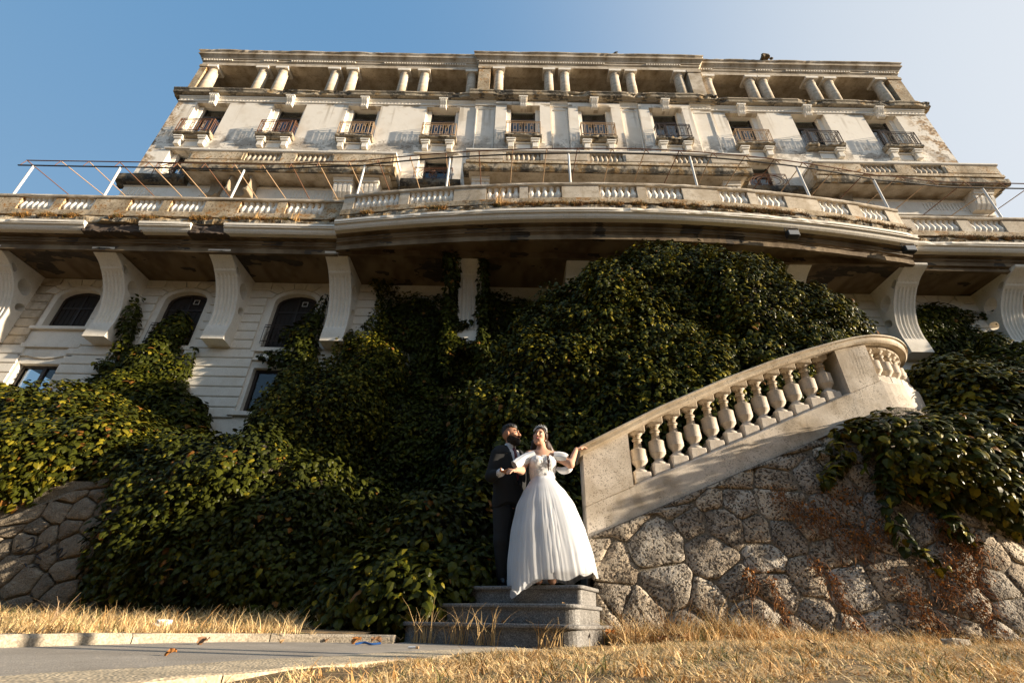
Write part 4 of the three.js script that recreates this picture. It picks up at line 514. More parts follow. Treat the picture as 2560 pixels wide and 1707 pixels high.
function scatter(parent, g, { dens, size, gold = 0.12, r, spread = 0.12, vary = 0.9, name = 'foliage', autumn = 0.01 }) {
  const P = g.attributes.position.array, I = g.index.array, spots = [], a = V(), b = V(), c = V(), n = V(), q = V(), t = V(), s = V(), d = V();
  for (let i = 0; i < I.length; i += 3) {
    a.fromArray(P, I[i] * 3); b.fromArray(P, I[i + 1] * 3); c.fromArray(P, I[i + 2] * 3); b.sub(a); c.sub(a); n.crossVectors(b, c); const area = n.length() / 2; if (area < 1e-9) continue; n.normalize();
    d.copy(camP).sub(a).normalize(); if (n.dot(d) < -0.3 && n.dot(sunDir) < 0.1) continue;
    const clump = smooth(0.2, 0.75, fbm(a.x * 1.9 + a.z * 0.9, a.y * 1.5 - a.z * 0.6, 0, 3, 811)); let k = area * dens * (0.55 + 0.9 * clump); k = Math.floor(k) + (r() < k % 1 ? 1 : 0);
    for (let j = 0; j < k; j++) { let u = r(), v = r(); if (u + v > 1) { u = 1 - u; v = 1 - v; } q.copy(a).addScaledVector(b, u).addScaledVector(c, v).addScaledVector(n, (r() - 0.2) * spread * (0.5 + clump * 1.5)); spots.push([q.clone(), n.clone(), clump]); }
  }
  for (let v = 0; v < 2; v++) {
    const list = spots.filter((_, i) => i % 2 === v), im = new THREE.InstancedMesh(leaves2[v], M.leaf, Math.max(1, list.length)); im.name = name; im.userData.kind = 'stuff'; finish(im);
    im.position.copy(wp(parent)).negate(); parent.add(im);
    list.forEach(([p, nn, cl], i) => {
      n.copy(nn).multiplyScalar(0.75).add(V(r() - 0.5, r() * 0.9 - 0.1, r() - 0.5).multiplyScalar(1.05)).normalize(); t.set((r() - 0.5) * 1.1, -1, (r() - 0.5) * 1.1); t.addScaledVector(n, -t.dot(n)).normalize(); s.crossVectors(n, t).normalize(); // x = s, -y = t, z = n
      const L = size * (1 - vary / 2 + vary * r() * 1.3) ; const X = s.clone().multiplyScalar(-L), Y = t.clone().multiplyScalar(-L), Z = n.clone().multiplyScalar(L);
      _m.makeBasis(X, Y, Z).setPosition(p); im.setMatrixAt(i, _m);
      const y = r(), gd = y < gold ? 1 : 0, au = r() < autumn, k = 0.7 + 0.6 * r(); if (au) _c.setRGB(0.2, 0.09, 0.02); else if (gd) _c.setRGB(0.18 * k, 0.15 * k, 0.013 * k); else _c.setRGB(lerp(0.028, 0.05, cl) * k, lerp(0.034, 0.055, cl) * k, 0.006 * k); im.setColorAt(i, _c);  // yellow leaves; larger share in sunlit masses puts sun brightness into leaf colour
    });
  }
  return spots.length;
}
let leafCount = 0;
function ivy(name, label, category, f, lo, hi, cell, opt, group) {
  const t = thing(name, label, category, [(lo[0] + hi[0]) / 2, Math.max(0, lo[1]), (lo[2] + hi[2]) / 2], group), r = mulberry(opt.seed ?? 5), amp = opt.amp ?? 0.28;
  const ff = (x, y, z) => f(x, y, z) + n3(x * 1.05, y * 0.6, z * 1.05, opt.seed ?? 3) * amp + n3(x * 2.3, y * 0.4, z * 2.3, 15) * amp * 1.1 + n3(x * 3.1, y * 1.7, z * 3.1, 9) * amp * 0.45;
  const outer = nets(ff, lo, hi, cell), core = nets((x, y, z) => ff(x, y, z) + (opt.inset ?? 0.1), lo, hi, cell * 1.3);
  if (core.index.count) { part(t, 'stems_or_core', core, M.ivyCore); } leafCount += scatter(t, outer, { r, ...opt }); return t;  // solid dark core added behind the leaves so light does not leak through
}
const U = (list, k = 0.5) => (x, y, z) => { let d = 9; for (const [c, r] of list) { const e = ell(x, y, z, c, r); d = d > 8 ? e : smin(d, e, k); } return d; };
const CU = (list, k = 0.15) => (x, y, z) => { let d = 9; for (const [a, b, ra, rb] of list) { const e = cap(x, y, z, a, b, ra, rb); d = d > 8 ? e : smin(d, e, k); } return d; };
const rb3 = (x, y, z, c, h, r) => { const X = Math.abs(x - c[0]) - h[0], Y = Math.abs(y - c[1]) - h[1], Z = Math.abs(z - c[2]) - h[2]; return Math.hypot(Math.max(X, 0), Math.max(Y, 0), Math.max(Z, 0)) + Math.min(0, Math.max(X, Y, Z)) - r; };
ivy('ivy_mound', 'huge rounded ivy mound behind the stair balusters, its crown reaching the curved terrace', 'ivy', U([[[3.4, 4.5, -9.7], [3.4, 3.75, 1.5]], [[5.5, 5.2, -9.6], [1.85, 3.0, 1.4]], [[4.6, 6.9, -9.7], [1.7, 1.75, 1.2]], [[0.9, 3.2, -9.2], [1.5, 2.6, 1.1]], [[3.2, 2.2, -8.6], [3.6, 2.6, 1.2]], [[6.6, 3.5, -9.2], [1.6, 3, 1.4]]], 0.6), [-1.2, -0.2, -11.6], [8.6, 9.4, -6.6], 0.16, { dens: 760, size: 0.072, seed: 11, spread: 0.24, gold: 0.3, amp: 0.34 });
ivy('ivy_curtain', 'dark ivy curtain covering the shaded wall under the middle of the terrace', 'ivy', (x, y, z) => smin(U([[[-2.9, 2.4, -11.9], [2.4, 2.8, 0.8]], [[-0.3, 2.3, -11.1], [1.5, 3.1, 1.0]]])(x, y, z), rb3(x, y, z, [1.6, 5.6, -12.66], [5.7, 3.75, 0.06], 0.12), 0.5), [-5.6, -0.2, -12.9], [8.2, 9.8, -9.0], 0.2, { dens: 330, size: 0.085, seed: 13, gold: 0.03, amp: 0.24 });
ivy('ivy_bank', 'sunlit ivy bank heaped against the lower hotel wall at the left', 'ivy', U([[[-9.5, 2.3, -9.6], [2.5, 1.95, 1.5]], [[-7.2, 1.6, -9.2], [1.9, 1.65, 1.4]], [[-12.3, 2.4, -10.2], [2.6, 2.1, 1.6]], [[-5.0, 1.2, -8.9], [2.0, 1.65, 1.1]], [[-10, 2.2, -11.5], [3.6, 1.8, 1.5]]]), [-15.6, -0.1, -13], [-2.6, 5.6, -7.2], 0.18, { dens: 620, size: 0.074, seed: 17, gold: 0.22, spread: 0.24, autumn: 0.02, amp: 0.3 });
ivy('ivy_bush', 'bulging ivy bush on the hotel wall beside the right lower window', 'ivy', U([[[-4.75, 4.55, -11.0], [1.2, 1.2, 0.85]], [[-5.2, 3.0, -11.2], [1.3, 1.5, 0.9]], [[-4.0, 5.4, -12.2], [0.9, 1.5, 0.5]], [[-4.1, 7.2, -12.5], [0.6, 2.2, 0.2]]]), [-7.4, 1.5, -12.9], [-2.6, 9.8, -9.6], 0.15, { dens: 700, size: 0.07, seed: 19, gold: 0.3, spread: 0.22 });
ivy('ivy_drape', 'dark ivy draped over the low stone wall left of the steps', 'ivy', U([[[-4.2, 1.3, -7.55], [1.75, 1.2, 0.55]], [[-3.7, 0.55, -7.4], [1.5, 0.8, 0.4]], [[-5.4, 2.05, -7.8], [1.25, 0.55, 0.5]], [[-3.2, 1.2, -8.6], [1.5, 1.3, 0.7]]], 0.3), [-7, -0.05, -8.8], [-0.2, 3.7, -6.6], 0.13, { dens: 760, size: 0.07, seed: 23, gold: 0.04, amp: 0.24, spread: 0.18 });
ivy('ivy_drape', 'ivy draped over the top of the left stone wall at the frame edge', 'ivy', U([[[-7.6, 2.15, -7.6], [1.15, 0.75, 0.55]], [[-8.9, 1.7, -7.5], [1.2, 1.0, 0.5]], [[-6.9, 2.4, -7.9], [0.9, 0.7, 0.6]]], 0.3), [-10, 0, -8.6], [-5.6, 3.6, -6.7], 0.13, { dens: 680, size: 0.074, seed: 29, gold: 0.2, amp: 0.16, autumn: 0.03 });
ivy('ivy_clump', 'leafy ivy clump spilling over the left end of the granite steps', 'ivy', U([[[-0.95, 0.8, -6.15], [0.5, 0.85, 0.4]], [[-1.35, 0.3, -5.75], [0.55, 0.4, 0.4]], [[-1.0, 0.25, -5.45], [0.4, 0.32, 0.3]], [[-0.5, 1.15, -6.4], [0.5, 0.75, 0.35]], [[0.1, 1.2, -6.8], [0.7, 1.2, 0.35]], [[-0.35, 0.55, -5.85], [0.3, 0.25, 0.25]]], 0.2), [-2.2, -0.02, -7.3], [1.0, 2.6, -4.9], 0.08, { dens: 800, size: 0.074, seed: 31, gold: 0.12, amp: 0.16, inset: 0.09, spread: 0.14 });
ivy('ivy_cascade', 'glossy ivy cascade hanging over the rounded end of the stair wall at the right', 'ivy', U([[[5.6, 1.9, -5.6], [0.65, 0.55, 0.4]], [[4.75, 1.8, -5.3], [0.5, 0.4, 0.22]], [[5.2, 1.5, -5.35], [0.6, 0.4, 0.3]], [[6.45, 2.4, -6.1], [0.85, 0.85, 0.6]], [[6.1, 1.5, -5.7], [0.75, 0.55, 0.4]], [[7.2, 2.0, -6.6], [1.2, 1.5, 0.8]], [[6.2, 2.95, -6.2], [0.35, 0.45, 0.3]], [[6.9, 3.0, -6.7], [1.0, 0.8, 0.7]], [[4.45, 2.1, -5.38], [0.45, 0.15, 0.14]], [[4.25, 1.65, -5.3], [0.22, 0.3, 0.1]]], 0.18), [3.7, 0.4, -7.6], [8.6, 4.3, -4.6], 0.09, { dens: 900, size: 0.075, seed: 37, gold: 0.3, amp: 0.15, spread: 0.18 });
ivy('ivy_strand', 'thin ivy strand trailing down the stones below the ivy cascade', 'ivy', CU([[[4.15, 1.6, -5.22], [4.0, 1.15, -5.12], 0.1, 0.07], [[4.0, 1.15, -5.12], [3.98, 0.95, -5.1], 0.07, 0.05], [[3.98, 0.95, -5.1], [4.25, 0.7, -5.04], 0.05, 0.02], [[4.6, 1.4, -5.2], [4.55, 1.1, -5.1], 0.09, 0.05], [[4.55, 1.1, -5.1], [4.75, 0.95, -5.1], 0.05, 0.02]], 0.05), [3.6, 0.5, -5.5], [5, 1.9, -4.8], 0.035, { dens: 520, size: 0.085, seed: 41, gold: 0.35, amp: 0.05, inset: 0.06, spread: 0.05 });
ivy('ivy_strand', 'thin ivy strand creeping along the foot of the white parapet', 'ivy', CU([[[4.3, 2.28, -5.4], [3.85, 2.2, -5.38], 0.1, 0.05], [[3.85, 2.05, -5.36], [3.4, 1.85, -5.34], 0.05, 0.02], [[3.9, 1.95, -5.34], [3.55, 1.6, -5.28], 0.06, 0.05], [[3.55, 1.6, -5.28], [3.35, 1.72, -5.3], 0.05, 0.02]], 0.04), [3.1, 1.3, -5.6], [4.6, 2.5, -5.1], 0.035, { dens: 480, size: 0.08, seed: 43, gold: 0.35, amp: 0.04, inset: 0.06, spread: 0.05 });
ivy('ivy_curtain', 'dark ivy curtain on the hotel wall between the two corbels at the far right', 'ivy', (x, y, z) => smin(rb3(x, y, z, [14.1, 7.0, -12.66], [1.35, 2.1, 0.06], 0.12), U([[[14.3, 5.2, -11.6], [1.9, 2.2, 1.0]], [[15.5, 4.3, -10.5], [2.5, 2.4, 1.2]], [[10.9, 3.4, -9.7], [2.4, 2.2, 1.2]], [[17.5, 5.5, -11.8], [1.6, 3.2, 0.8]]])(x, y, z), 0.4), [8, 0.5, -12.9], [19.4, 9.8, -8], 0.19, { dens: 360, size: 0.085, seed: 47, gold: 0.1, amp: 0.24 });
ivy('ivy_climber', 'ivy climber rising up the hotel wall between the two left arched windows', 'ivy', (x, y, z) => smin(U([[[-10.8, 5.7, -12.55], [1.25, 1.5, 0.3]], [[-11.3, 4.6, -12.2], [1.5, 1.0, 0.5]], [[-9.6, 4.4, -12.2], [1.2, 0.9, 0.5]]])(x, y, z), CU([[[-11.7, 6.6, -12.55], [-12.05, 9.0, -12.4], 0.28, 0.06], [[-10.9, 6.6, -12.55], [-10.35, 8.15, -12.5], 0.4, 0.18], [[-11.5, 6.5, -12.5], [-12.6, 6.6, -12.5], 0.22, 0.08], [[-9.8, 6.4, -12.5], [-9.6, 7.2, -12.5], 0.2, 0.05], [[-8.9, 4.0, -12.5], [-8.75, 4.95, -12.5], 0.16, 0.04], [[-9.3, 3.9, -12.5], [-9.3, 4.7, -12.5], 0.16, 0.03]])(x, y, z), 0.2), [-13.4, 3, -12.95], [-8, 9.4, -11.4], 0.1, { dens: 330, size: 0.105, seed: 53, gold: 0.1, amp: 0.14, inset: 0.09, spread: 0.1 });
ivy('ivy_climber', 'ivy climber with stray shoots beside the third arched window', 'ivy', CU([[[-6.2, 5.7, -12.5], [-6.3, 7.8, -12.5], 0.45, 0.3], [[-6.3, 6.9, -12.5], [-7.6, 6.95, -12.5], 0.22, 0.1], [[-7.4, 6.95, -12.5], [-8.1, 6.7, -12.5], 0.14, 0.05], [[-6.6, 6.85, -12.5], [-7.3, 6.55, -12.5], 0.12, 0.06], [[-6.3, 7.8, -12.5], [-6.1, 9.2, -12.5], 0.25, 0.08], [[-6.3, 7.6, -12.45], [-6.9, 7.65, -12.45], 0.25, 0.15]]), [-8.6, 5.2, -12.95], [-5, 9.6, -11.8], 0.09, { dens: 330, size: 0.105, seed: 59, gold: 0.08, amp: 0.12, inset: 0.09, spread: 0.1 });
ivy('ivy_climber', 'ivy shoots wrapped round the fluted corbel in the middle', 'ivy', CU([[[-1.95, 6.4, -12.2], [-1.92, 8.4, -12.05], 0.2, 0.16], [[-1.92, 8.4, -12.05], [-1.9, 9.7, -11.2], 0.16, 0.2], [[-1.9, 9.6, -11.1], [-2.3, 9.85, -10.95], 0.14, 0.05], [[-0.85, 6.4, -12.2], [-0.9, 8.4, -12.1], 0.2, 0.16], [[-0.9, 8.4, -12.1], [-0.92, 9.75, -11.1], 0.16, 0.12], [[-1.8, 7.9, -12.12], [-1.3, 8.0, -12.05], 0.13, 0.08], [[-1.3, 8.0, -12.05], [-0.95, 8.3, -12.0], 0.08, 0.08], [[-2, 7.3, -12.15], [-1.0, 7.15, -12.1], 0.16, 0.14]]), [-2.8, 6, -12.9], [-0.3, 10.1, -10.6], 0.07, { dens: 360, size: 0.1, seed: 61, gold: 0.04, amp: 0.1, inset: 0.08, spread: 0.08 });
ivy('ivy_climber', 'narrow dark ivy shoot beside the last corbel of the curved terrace', 'ivy', CU([[[11.35, 6.2, -12.5], [10.9, 7.7, -12.55], 0.22, 0.14], [[10.9, 7.7, -12.55], [10.72, 8.8, -12.55], 0.14, 0.04]]), [10, 5.6, -12.9], [12, 9.2, -12], 0.07, { dens: 380, size: 0.1, seed: 67, gold: 0.04, amp: 0.1, inset: 0.08, spread: 0.06 });
// dry brown creeper on the stones
function creeper(label, spots, seed) {
  const r = mulberry(seed), [fx, fy] = spots[0], t = thing('dry_creeper', label, 'dry creeper', [fx, 0, -5.1], 'dry brown creepers on the stone wall'), g = [], m = [], zAt = (x, y) => place(x, 0.02 + 0.2 * Math.max(0, baseY(x) - y) + 0.06);
  for (const [x, y, w, h, n] of spots) {
    for (let i = 0; i < n * 0.6; i++) { const a = x + (r() - 0.5) * w * 2, b = y + (r() - 0.5) * h * 2; let px = a, py = b; const pts = []; for (let k = 0; k < 5; k++) { const [X, Z] = zAt(px, py); pts.push([X, Math.max(0.02, py), Z + r() * 0.04]); px += (r() - 0.5) * 0.12; py -= r() * 0.11 - 0.015; } g.push(tube(pts, 0.0022 + r() * 0.0025, 8, 3)); }
    for (let i = 0; i < n * 3.5; i++) { const q = r() + r() + r() - 1.5, q2 = r() + r() + r() - 1.5, a = x + q * w, b = Math.max(0.03, y + q2 * h), [X, Z] = zAt(a, b); m.push([X, b, Z + r() * 0.03]); }
  }
  part(t, 'stems_or_core', merge(g), plain(0.2, 0.09, 0.035, 1)); const im = new THREE.InstancedMesh(leaves2[0], std({ color: 0xffffff, roughness: 0.9 }), m.length); im.name = 'dead_leaves'; im.userData.kind = 'stuff'; finish(im); im.position.copy(wp(t)).negate(); t.add(im);
  const e = new THREE.Euler(), qn = new THREE.Quaternion(); m.forEach((p, i) => { e.set(r() * 3 - 1.5, r() * 3 - 1.5, r() * 6.3); qn.setFromEuler(e); const s = 0.01 + r() * 0.02; _m.compose(V(...p), qn, V(s, s, s)); im.setMatrixAt(i, _m); const k = 0.5 + r(); _c.setRGB(0.36 * k, 0.155 * k, 0.035 * k); im.setColorAt(i, _c); });
}
creeper('broad rust brown creeper patch below the ivy cascade, left of the ivy strand', [[3.0, 1.4, 0.12, 0.12, 20], [3.15, 1.25, 0.16, 0.12, 34], [3.35, 1.2, 0.16, 0.16, 34], [3.5, 1.0, 0.16, 0.18, 34], [3.65, 0.98, 0.12, 0.14, 26], [3.85, 1.05, 0.12, 0.16, 22], [3.62, 1.42, 0.2, 0.14, 22]], 91);
creeper('tall brown creeper patch on the stones at the right frame edge', [[4.5, 1.1, 0.14, 0.16, 30], [4.6, 0.86, 0.2, 0.2, 46], [4.42, 0.66, 0.18, 0.18, 46], [4.22, 0.48, 0.14, 0.14, 30], [4.15, 0.68, 0.12, 0.1, 16]], 92);
creeper('dark brown creeper trailing to the grass at the foot of the right wall', [[3.8, 0.6, 0.1, 0.08, 10], [3.88, 0.42, 0.1, 0.12, 18], [3.86, 0.2, 0.12, 0.16, 36], [4.42, 0.3, 0.08, 0.14, 18]], 93);
creeper('thin hanging wisps of dry creeper between the middle stones', [[2.42, 0.62, 0.07, 0.1, 16], [2.6, 0.5, 0.05, 0.12, 14], [2.62, 0.32, 0.05, 0.1, 10]], 94);
creeper('narrow brown creeper running down the joint of the middle stones', [[3.08, 0.72, 0.07, 0.08, 14], [3.17, 0.55, 0.06, 0.1, 16], [3.2, 0.34, 0.05, 0.12, 16], [3.23, 0.14, 0.05, 0.1, 12]], 95);

{
  const t = single('added_sky_blocker', nets((x, y, z) => rb3(x, y, z, [-10, 5.4, 11.5], [33, 5.4, 1.6], 1) + n3(x * 0.25, y * 0.3, z * 0.3, 21) * 2.2, [-48, -0.5, 7], [30, 16, 18], 0.7), plain(0.04, 0.05, 0.015, 1), 'added dark leafy mass behind the viewer, unseen, cutting the sky light', null, [0, 0, 0], 'stuff');  // added out of view to block sky light on the lower front
}
// ---------- the couple ----------
const skinM = new THREE.MeshPhysicalMaterial({ color: 0xffffff, vertexColors: true, roughness: 0.55, specularIntensity: 0.5, side: THREE.DoubleSide });
const withColor = (g, c) => { const n = g.attributes.position.count, a = new Float32Array(n * 3); for (let i = 0; i < n; i++) a.set(c, i * 3); g.setAttribute('color', new THREE.BufferAttribute(a, 3)); return g; };
const idxMerge = (list) => mergeGeometries(list.map((g) => { g = g.clone(); for (const k of Object.keys(g.attributes)) if (!['position', 'normal', 'color'].includes(k)) g.deleteAttribute(k); return g.index ? g.toNonIndexed() : g; }), false);
const uvless = (g) => { const p = g.attributes.position; if (!g.attributes.uv) { const u = new Float32Array(p.count * 2); for (let i = 0; i < p.count; i++) { u[2 * i] = p.getX(i) + p.getZ(i); u[2 * i + 1] = p.getY(i); } g.setAttribute('uv', new THREE.BufferAttribute(u, 2)); } return g; };
function headSdf(male) {
  const w = male ? 1.05 : 0.97;
  return (x, y, z) => {
    x /= w; const ax = Math.abs(x);
    let d = ell(x, y, z, [0, 0.03, -0.018], [0.073, 0.092, 0.093]);
    d = smin(d, ell(x, y, z, [0, -0.03, 0.018], [0.06, 0.085, 0.068]), 0.03); d = smin(d, ell(ax, y, z, [0.03, -0.07, 0.03], [0.026, 0.03, 0.04]), 0.03);
    d = smin(d, Math.hypot(x, y + (male ? 0.104 : 0.1), z - 0.058) - (male ? 0.024 : 0.017), 0.022); d = smin(d, ell(ax, y, z, [0.042, -0.018, 0.056], [0.022, 0.02, 0.02]), 0.022);
    d = smin(d, cap(ax, y, z, [0, 0.034, 0.083], [0.04, 0.036, 0.066], male ? 0.011 : 0.008, 0.007), 0.014);
    d = -smin(-d, Math.hypot((ax - 0.03) / 1.3, y - 0.012, z - 0.098) - 0.018, 0.012);
    d = smin(d, cap(x, y, z, [0, 0.025, 0.083], [0, -0.018, 0.106], 0.007, male ? 0.0125 : 0.0105), 0.009); d = smin(d, Math.hypot(ax - 0.011, y + 0.022, z - 0.095) - 0.0085, 0.006);
    d = smin(d, cap(ax, y, z, [0, -0.047, 0.090], [0.019, -0.049, 0.080], 0.0055, 0.003), 0.005); d = smin(d, cap(ax, y, z, [0, -0.0575, 0.087], [0.017, -0.055, 0.080], 0.006, 0.003), 0.005);
    d = smin(d, ell(ax, y, z, [0.078, 0.0, -0.012], [0.009, 0.03, 0.019]), 0.006);
    return d;
  };
}
function basis(fwd, upish) { const f = V(...fwd).normalize(), r = V(...upish).clone().cross(f).normalize(), u = f.clone().cross(r); return new THREE.Matrix4().makeBasis(r, u, f); } // local x, y, z -> right, up, face
function handCaps(w, dir, back, thumb, curl, s = 1) { // wrist, pointing way, back of the hand, thumb side
  const D = V(...dir).normalize(), B = V(...back), T = V(...thumb); B.addScaledVector(D, -B.dot(D)).normalize(); T.addScaledVector(D, -T.dot(D)).addScaledVector(B, -T.dot(B)).normalize(); const W = V(...w), at = (a, b, c) => W.clone().addScaledVector(D, a * s).addScaledVector(T, b * s).addScaledVector(B, c * s).toArray(), L = [];
  const len = [0.07, 0.078, 0.072, 0.056];
  for (let i = 0; i < 4; i++) {
    const o = 0.03 - i * 0.02, k = 0.088 - Math.abs(i - 1.2) * 0.005; L.push([at(0, o * 0.55, 0), at(k, o, 0), 0.0145 * s, 0.0115 * s]);
    const c1 = curl[0] * (1 + i * 0.08), c2 = c1 + curl[1], l = len[i], p1 = [k + Math.cos(c1) * l * 0.5, o * 1.08, -Math.sin(c1) * l * 0.5], p2 = [p1[0] + Math.cos(c2) * l * 0.5, o * 1.12, p1[2] - Math.sin(c2) * l * 0.5];
    L.push([at(k, o, 0), at(...p1), 0.0098 * s, 0.0088 * s], [at(...p1), at(...p2), 0.0088 * s, 0.007 * s]);
  }
  L.push([at(0.012, 0.018, -0.006), at(0.045, 0.045, -0.012), 0.0155 * s, 0.012 * s], [at(0.045, 0.045, -0.012), at(0.078, 0.062 + (curl[2] ?? 0), -0.016), 0.0105 * s, 0.008 * s]); return L;
}
const capsSdf = (L, k) => (x, y, z) => { let d = 9; for (const [a, b, ra, rb] of L) { const e = cap(x, y, z, a, b, ra, rb); d = d > 8 ? e : smin(d, e, k); } return d; };
const capsBox = (L, pad) => { const lo = [9, 9, 9], hi = [-9, -9, -99]; for (const [a, b] of L) for (const p of [a, b]) for (let i = 0; i < 3; i++) { lo[i] = Math.min(lo[i], p[i] - pad); hi[i] = Math.max(hi[i], p[i] + pad); } return [lo, hi]; };
function handGeo(L, col) { const [lo, hi] = capsBox(L, 0.03); return withColor(nets(capsSdf(L, 0.005), lo, hi, 0.0042), col); }
function headGeo(male, M4, skin, paint) { const f = headSdf(male); return nets(f, [-0.11, -0.15, -0.14], [0.11, 0.15, 0.14], 0.0042, (x, y, z) => paint(x, y, z, skin)).applyMatrix4(M4); }
function eyesGeo(M4, look = [0, 0]) { const w = [], ir = [], lid = []; for (const s of [-1, 1]) { w.push(new THREE.SphereGeometry(0.0125, 14, 10).translate(s * 0.031, 0.0105, 0.0725)); ir.push(new THREE.SphereGeometry(0.0066, 10, 8).scale(1, 1, 0.5).translate(s * 0.031 + look[0], 0.0105 + look[1], 0.0835)); lid.push(tube([[s * 0.018, 0.012, 0.083], [s * 0.03, 0.0195, 0.0868], [s * 0.044, 0.013, 0.0775]], 0.0022, 8, 4)); } return [merge(w), merge(ir), merge(lid)].map((g) => g.applyMatrix4(M4)); }
const browGeo = (M4, r, h = 0) => merge([-1, 1].map((s) => tube([[s * 0.014, 0.033 - h, 0.0925], [s * 0.03, 0.0385, 0.0875], [s * 0.048, 0.033, 0.071]], r, 10, 5))).applyMatrix4(M4);
const eyeWhite = plain(0.7, 0.68, 0.65, 0.25), iris = plain(0.03, 0.018, 0.01, 0.2), black = plain(0.008, 0.007, 0.007, 0.6);
// ----- groom -----
{
  const t = thing('person', 'bearded man in dark suit and burgundy tie holding out his open hand', 'person', [0.02, 0.478, -5.66]);
  const C = [0.0, -5.67], fb = [0.64, 0.77], ab = [0.77, -0.64], loc = (x, z) => [(x - C[0]) * ab[0] + (z - C[1]) * ab[1], (x - C[0]) * fb[0] + (z - C[1]) * fb[1]], wld = (a, y, f) => [C[0] + a * ab[0] + f * fb[0], y, C[1] + a * ab[1] + f * fb[1]];
  const torso = (x, y, z) => { const [a, f] = loc(x, z); let d = ell(a, y, f, [0, 1.72, 0], [0.2, 0.27, 0.125]); d = smin(d, ell(a, y, f, [0, 1.45, 0.01], [0.175, 0.27, 0.125]), 0.08); return smin(d, cap(a, y, f, [-0.15, 1.885, -0.01], [0.15, 1.885, -0.01], 0.072, 0.072), 0.07); };
  const sR = wld(-0.2, 1.86, 0), eR = [-0.215, 1.6, -5.5], wR = [-0.1, 1.592, -5.31], sL = wld(0.2, 1.86, 0), eL = wld(0.27, 1.58, -0.04), wL = wld(0.27, 1.34, -0.02);
  const arms = (x, y, z) => Math.min(smin(cap(x, y, z, sR, eR, 0.068, 0.056), cap(x, y, z, eR, wR, 0.056, 0.042), 0.03), smin(cap(x, y, z, sL, eL, 0.068, 0.056), cap(x, y, z, eL, wL, 0.056, 0.042), 0.03));
  const hR = wld(-0.09, 1.25, 0), kR = [-0.075, 0.93, -5.58], fR = [-0.05, 0.57, -5.63], hL = wld(0.09, 1.25, 0), kL = [0.1, 0.93, -5.7], fL = [0.11, 0.57, -5.75];
  const legs = (x, y, z) => { const r = smin(cap(x, y, z, hR, kR, 0.098, 0.07), cap(x, y, z, kR, fR, 0.07, 0.052), 0.03), l = smin(cap(x, y, z, hL, kL, 0.098, 0.07), cap(x, y, z, kL, fL, 0.07, 0.052), 0.03); return smin(r, l, 0.02); };
  const H = [0.015, 2.135, -5.63], HM = basis([0.93, 0.1, 0.42], [0, 1, 0]).setPosition(...H).multiply(new THREE.Matrix4().makeScale(1.06, 1.06, 1.06)), skin = [0.46, 0.235, 0.14];
  const HI = HM.clone().invert(), tv = V(), toH = (x, y, z) => tv.set(x, y, z).applyMatrix4(HI);
  const neckA = [0.0, 1.9, -5.66], neckB = [0.005, 2.08, -5.645];
  const body = nets((x, y, z) => smin(smin(torso(x, y, z) + 0.02, arms(x, y, z) + 0.016, 0.03), smin(legs(x, y, z) + 0.016, cap(x, y, z, neckA, neckB, 0.062, 0.055), 0.02), 0.03), [-0.4, 0.5, -6.0], [0.4, 2.14, -5.2], 0.016);
  const hand = handGeo(handCaps(wR, [0.75, -0.02, 0.66], [0.05, -1, 0.1], [-0.6, 0.55, 0.35], [0.12, 0.12, 0.02]), skin), handL = handGeo(handCaps(wL, [0.05, -1, 0.1], [0.4, 0.6, 0.3], [-0.8, 0, 0.3], [0.5, 0.5]), skin);
  const paint = (x, y, z, s) => { const st = smooth(0.02, 0.045, y + z * -0.35) * smooth(0.075, 0.03, z); let c = mix3(s, [0.07, 0.05, 0.042], st * 0.3); const lip = Math.hypot(x / 0.022, (y + 0.053) / 0.012) < 1 && z > 0.07; if (lip) c = [0.4, 0.14, 0.11]; return c; };
  part(t, 'body', uvless(idxMerge([withColor(body, skin), headGeo(true, HM, skin, paint), hand, handL])), skinM);
  const [w, ir, lid] = eyesGeo(HM, [0, 0]); part(t, 'eyes', w, eyeWhite); part(t, 'irises', ir, iris); part(t, 'eyelids', lid, black); part(t, 'eyebrows', browGeo(HM, 0.0045, 0.005), black);
  const hd = headSdf(true), region = (f, lo, hi, c) => nets(f, lo, hi, c).applyMatrix4(HM);
  part(t, 'beard', uvless(region((x, y, z) => { const d = hd(x, y, z) - 0.0085 * smooth(0.02, -0.05, y) - n3(x * 80, y * 80, z * 80) * 0.003, edge = -0.028 - 0.03 * smooth(0.02, 0.085, z) + 0.05 * smooth(0.03, 0.0, z), lip = 0.0155 - Math.hypot(x * 0.75, (y + 0.053) * 1.25, z - 0.092), must = Math.max(Math.abs(x) - 0.034, Math.abs(y + 0.036) - 0.006, -z + 0.06); return Math.max(d, Math.min(Math.max(y - edge, 0.012 - z - 0.25 * smooth(-0.02, -0.08, y) * 0.3), must), lip, -(hd(x, y, z) + 0.006)); }, [-0.11, -0.16, -0.04], [0.11, 0.05, 0.14], 0.0045)), plain(0.024, 0.017, 0.013, 0.85));
  part(t, 'hair', uvless(region((x, y, z) => { const d = hd(x, y, z) - 0.002 - 0.02 * smooth(0.05, 0.115, y) - n3(x * 60, y * 30, z * 60) * 0.004; return Math.max(d, 0.07 - 0.05 * smooth(0.0, -0.1, z) + 0.02 * smooth(0.03, 0.075, Math.abs(x)) * smooth(-0.05, 0.05, z) - y, z - 0.078); }, [-0.12, 0.0, -0.15], [0.12, 0.18, 0.14], 0.005)), plain(0.012, 0.009, 0.008, 0.55));
  const suit = std({ color: new THREE.Color().setRGB(0.012, 0.013, 0.015), roughness: 0.95, bumpMap: T.asphalt, bumpScale: 0.001 }), cloth = (x, y, z) => n3(x * 9, y * 5, z * 9, 4) * 0.006;
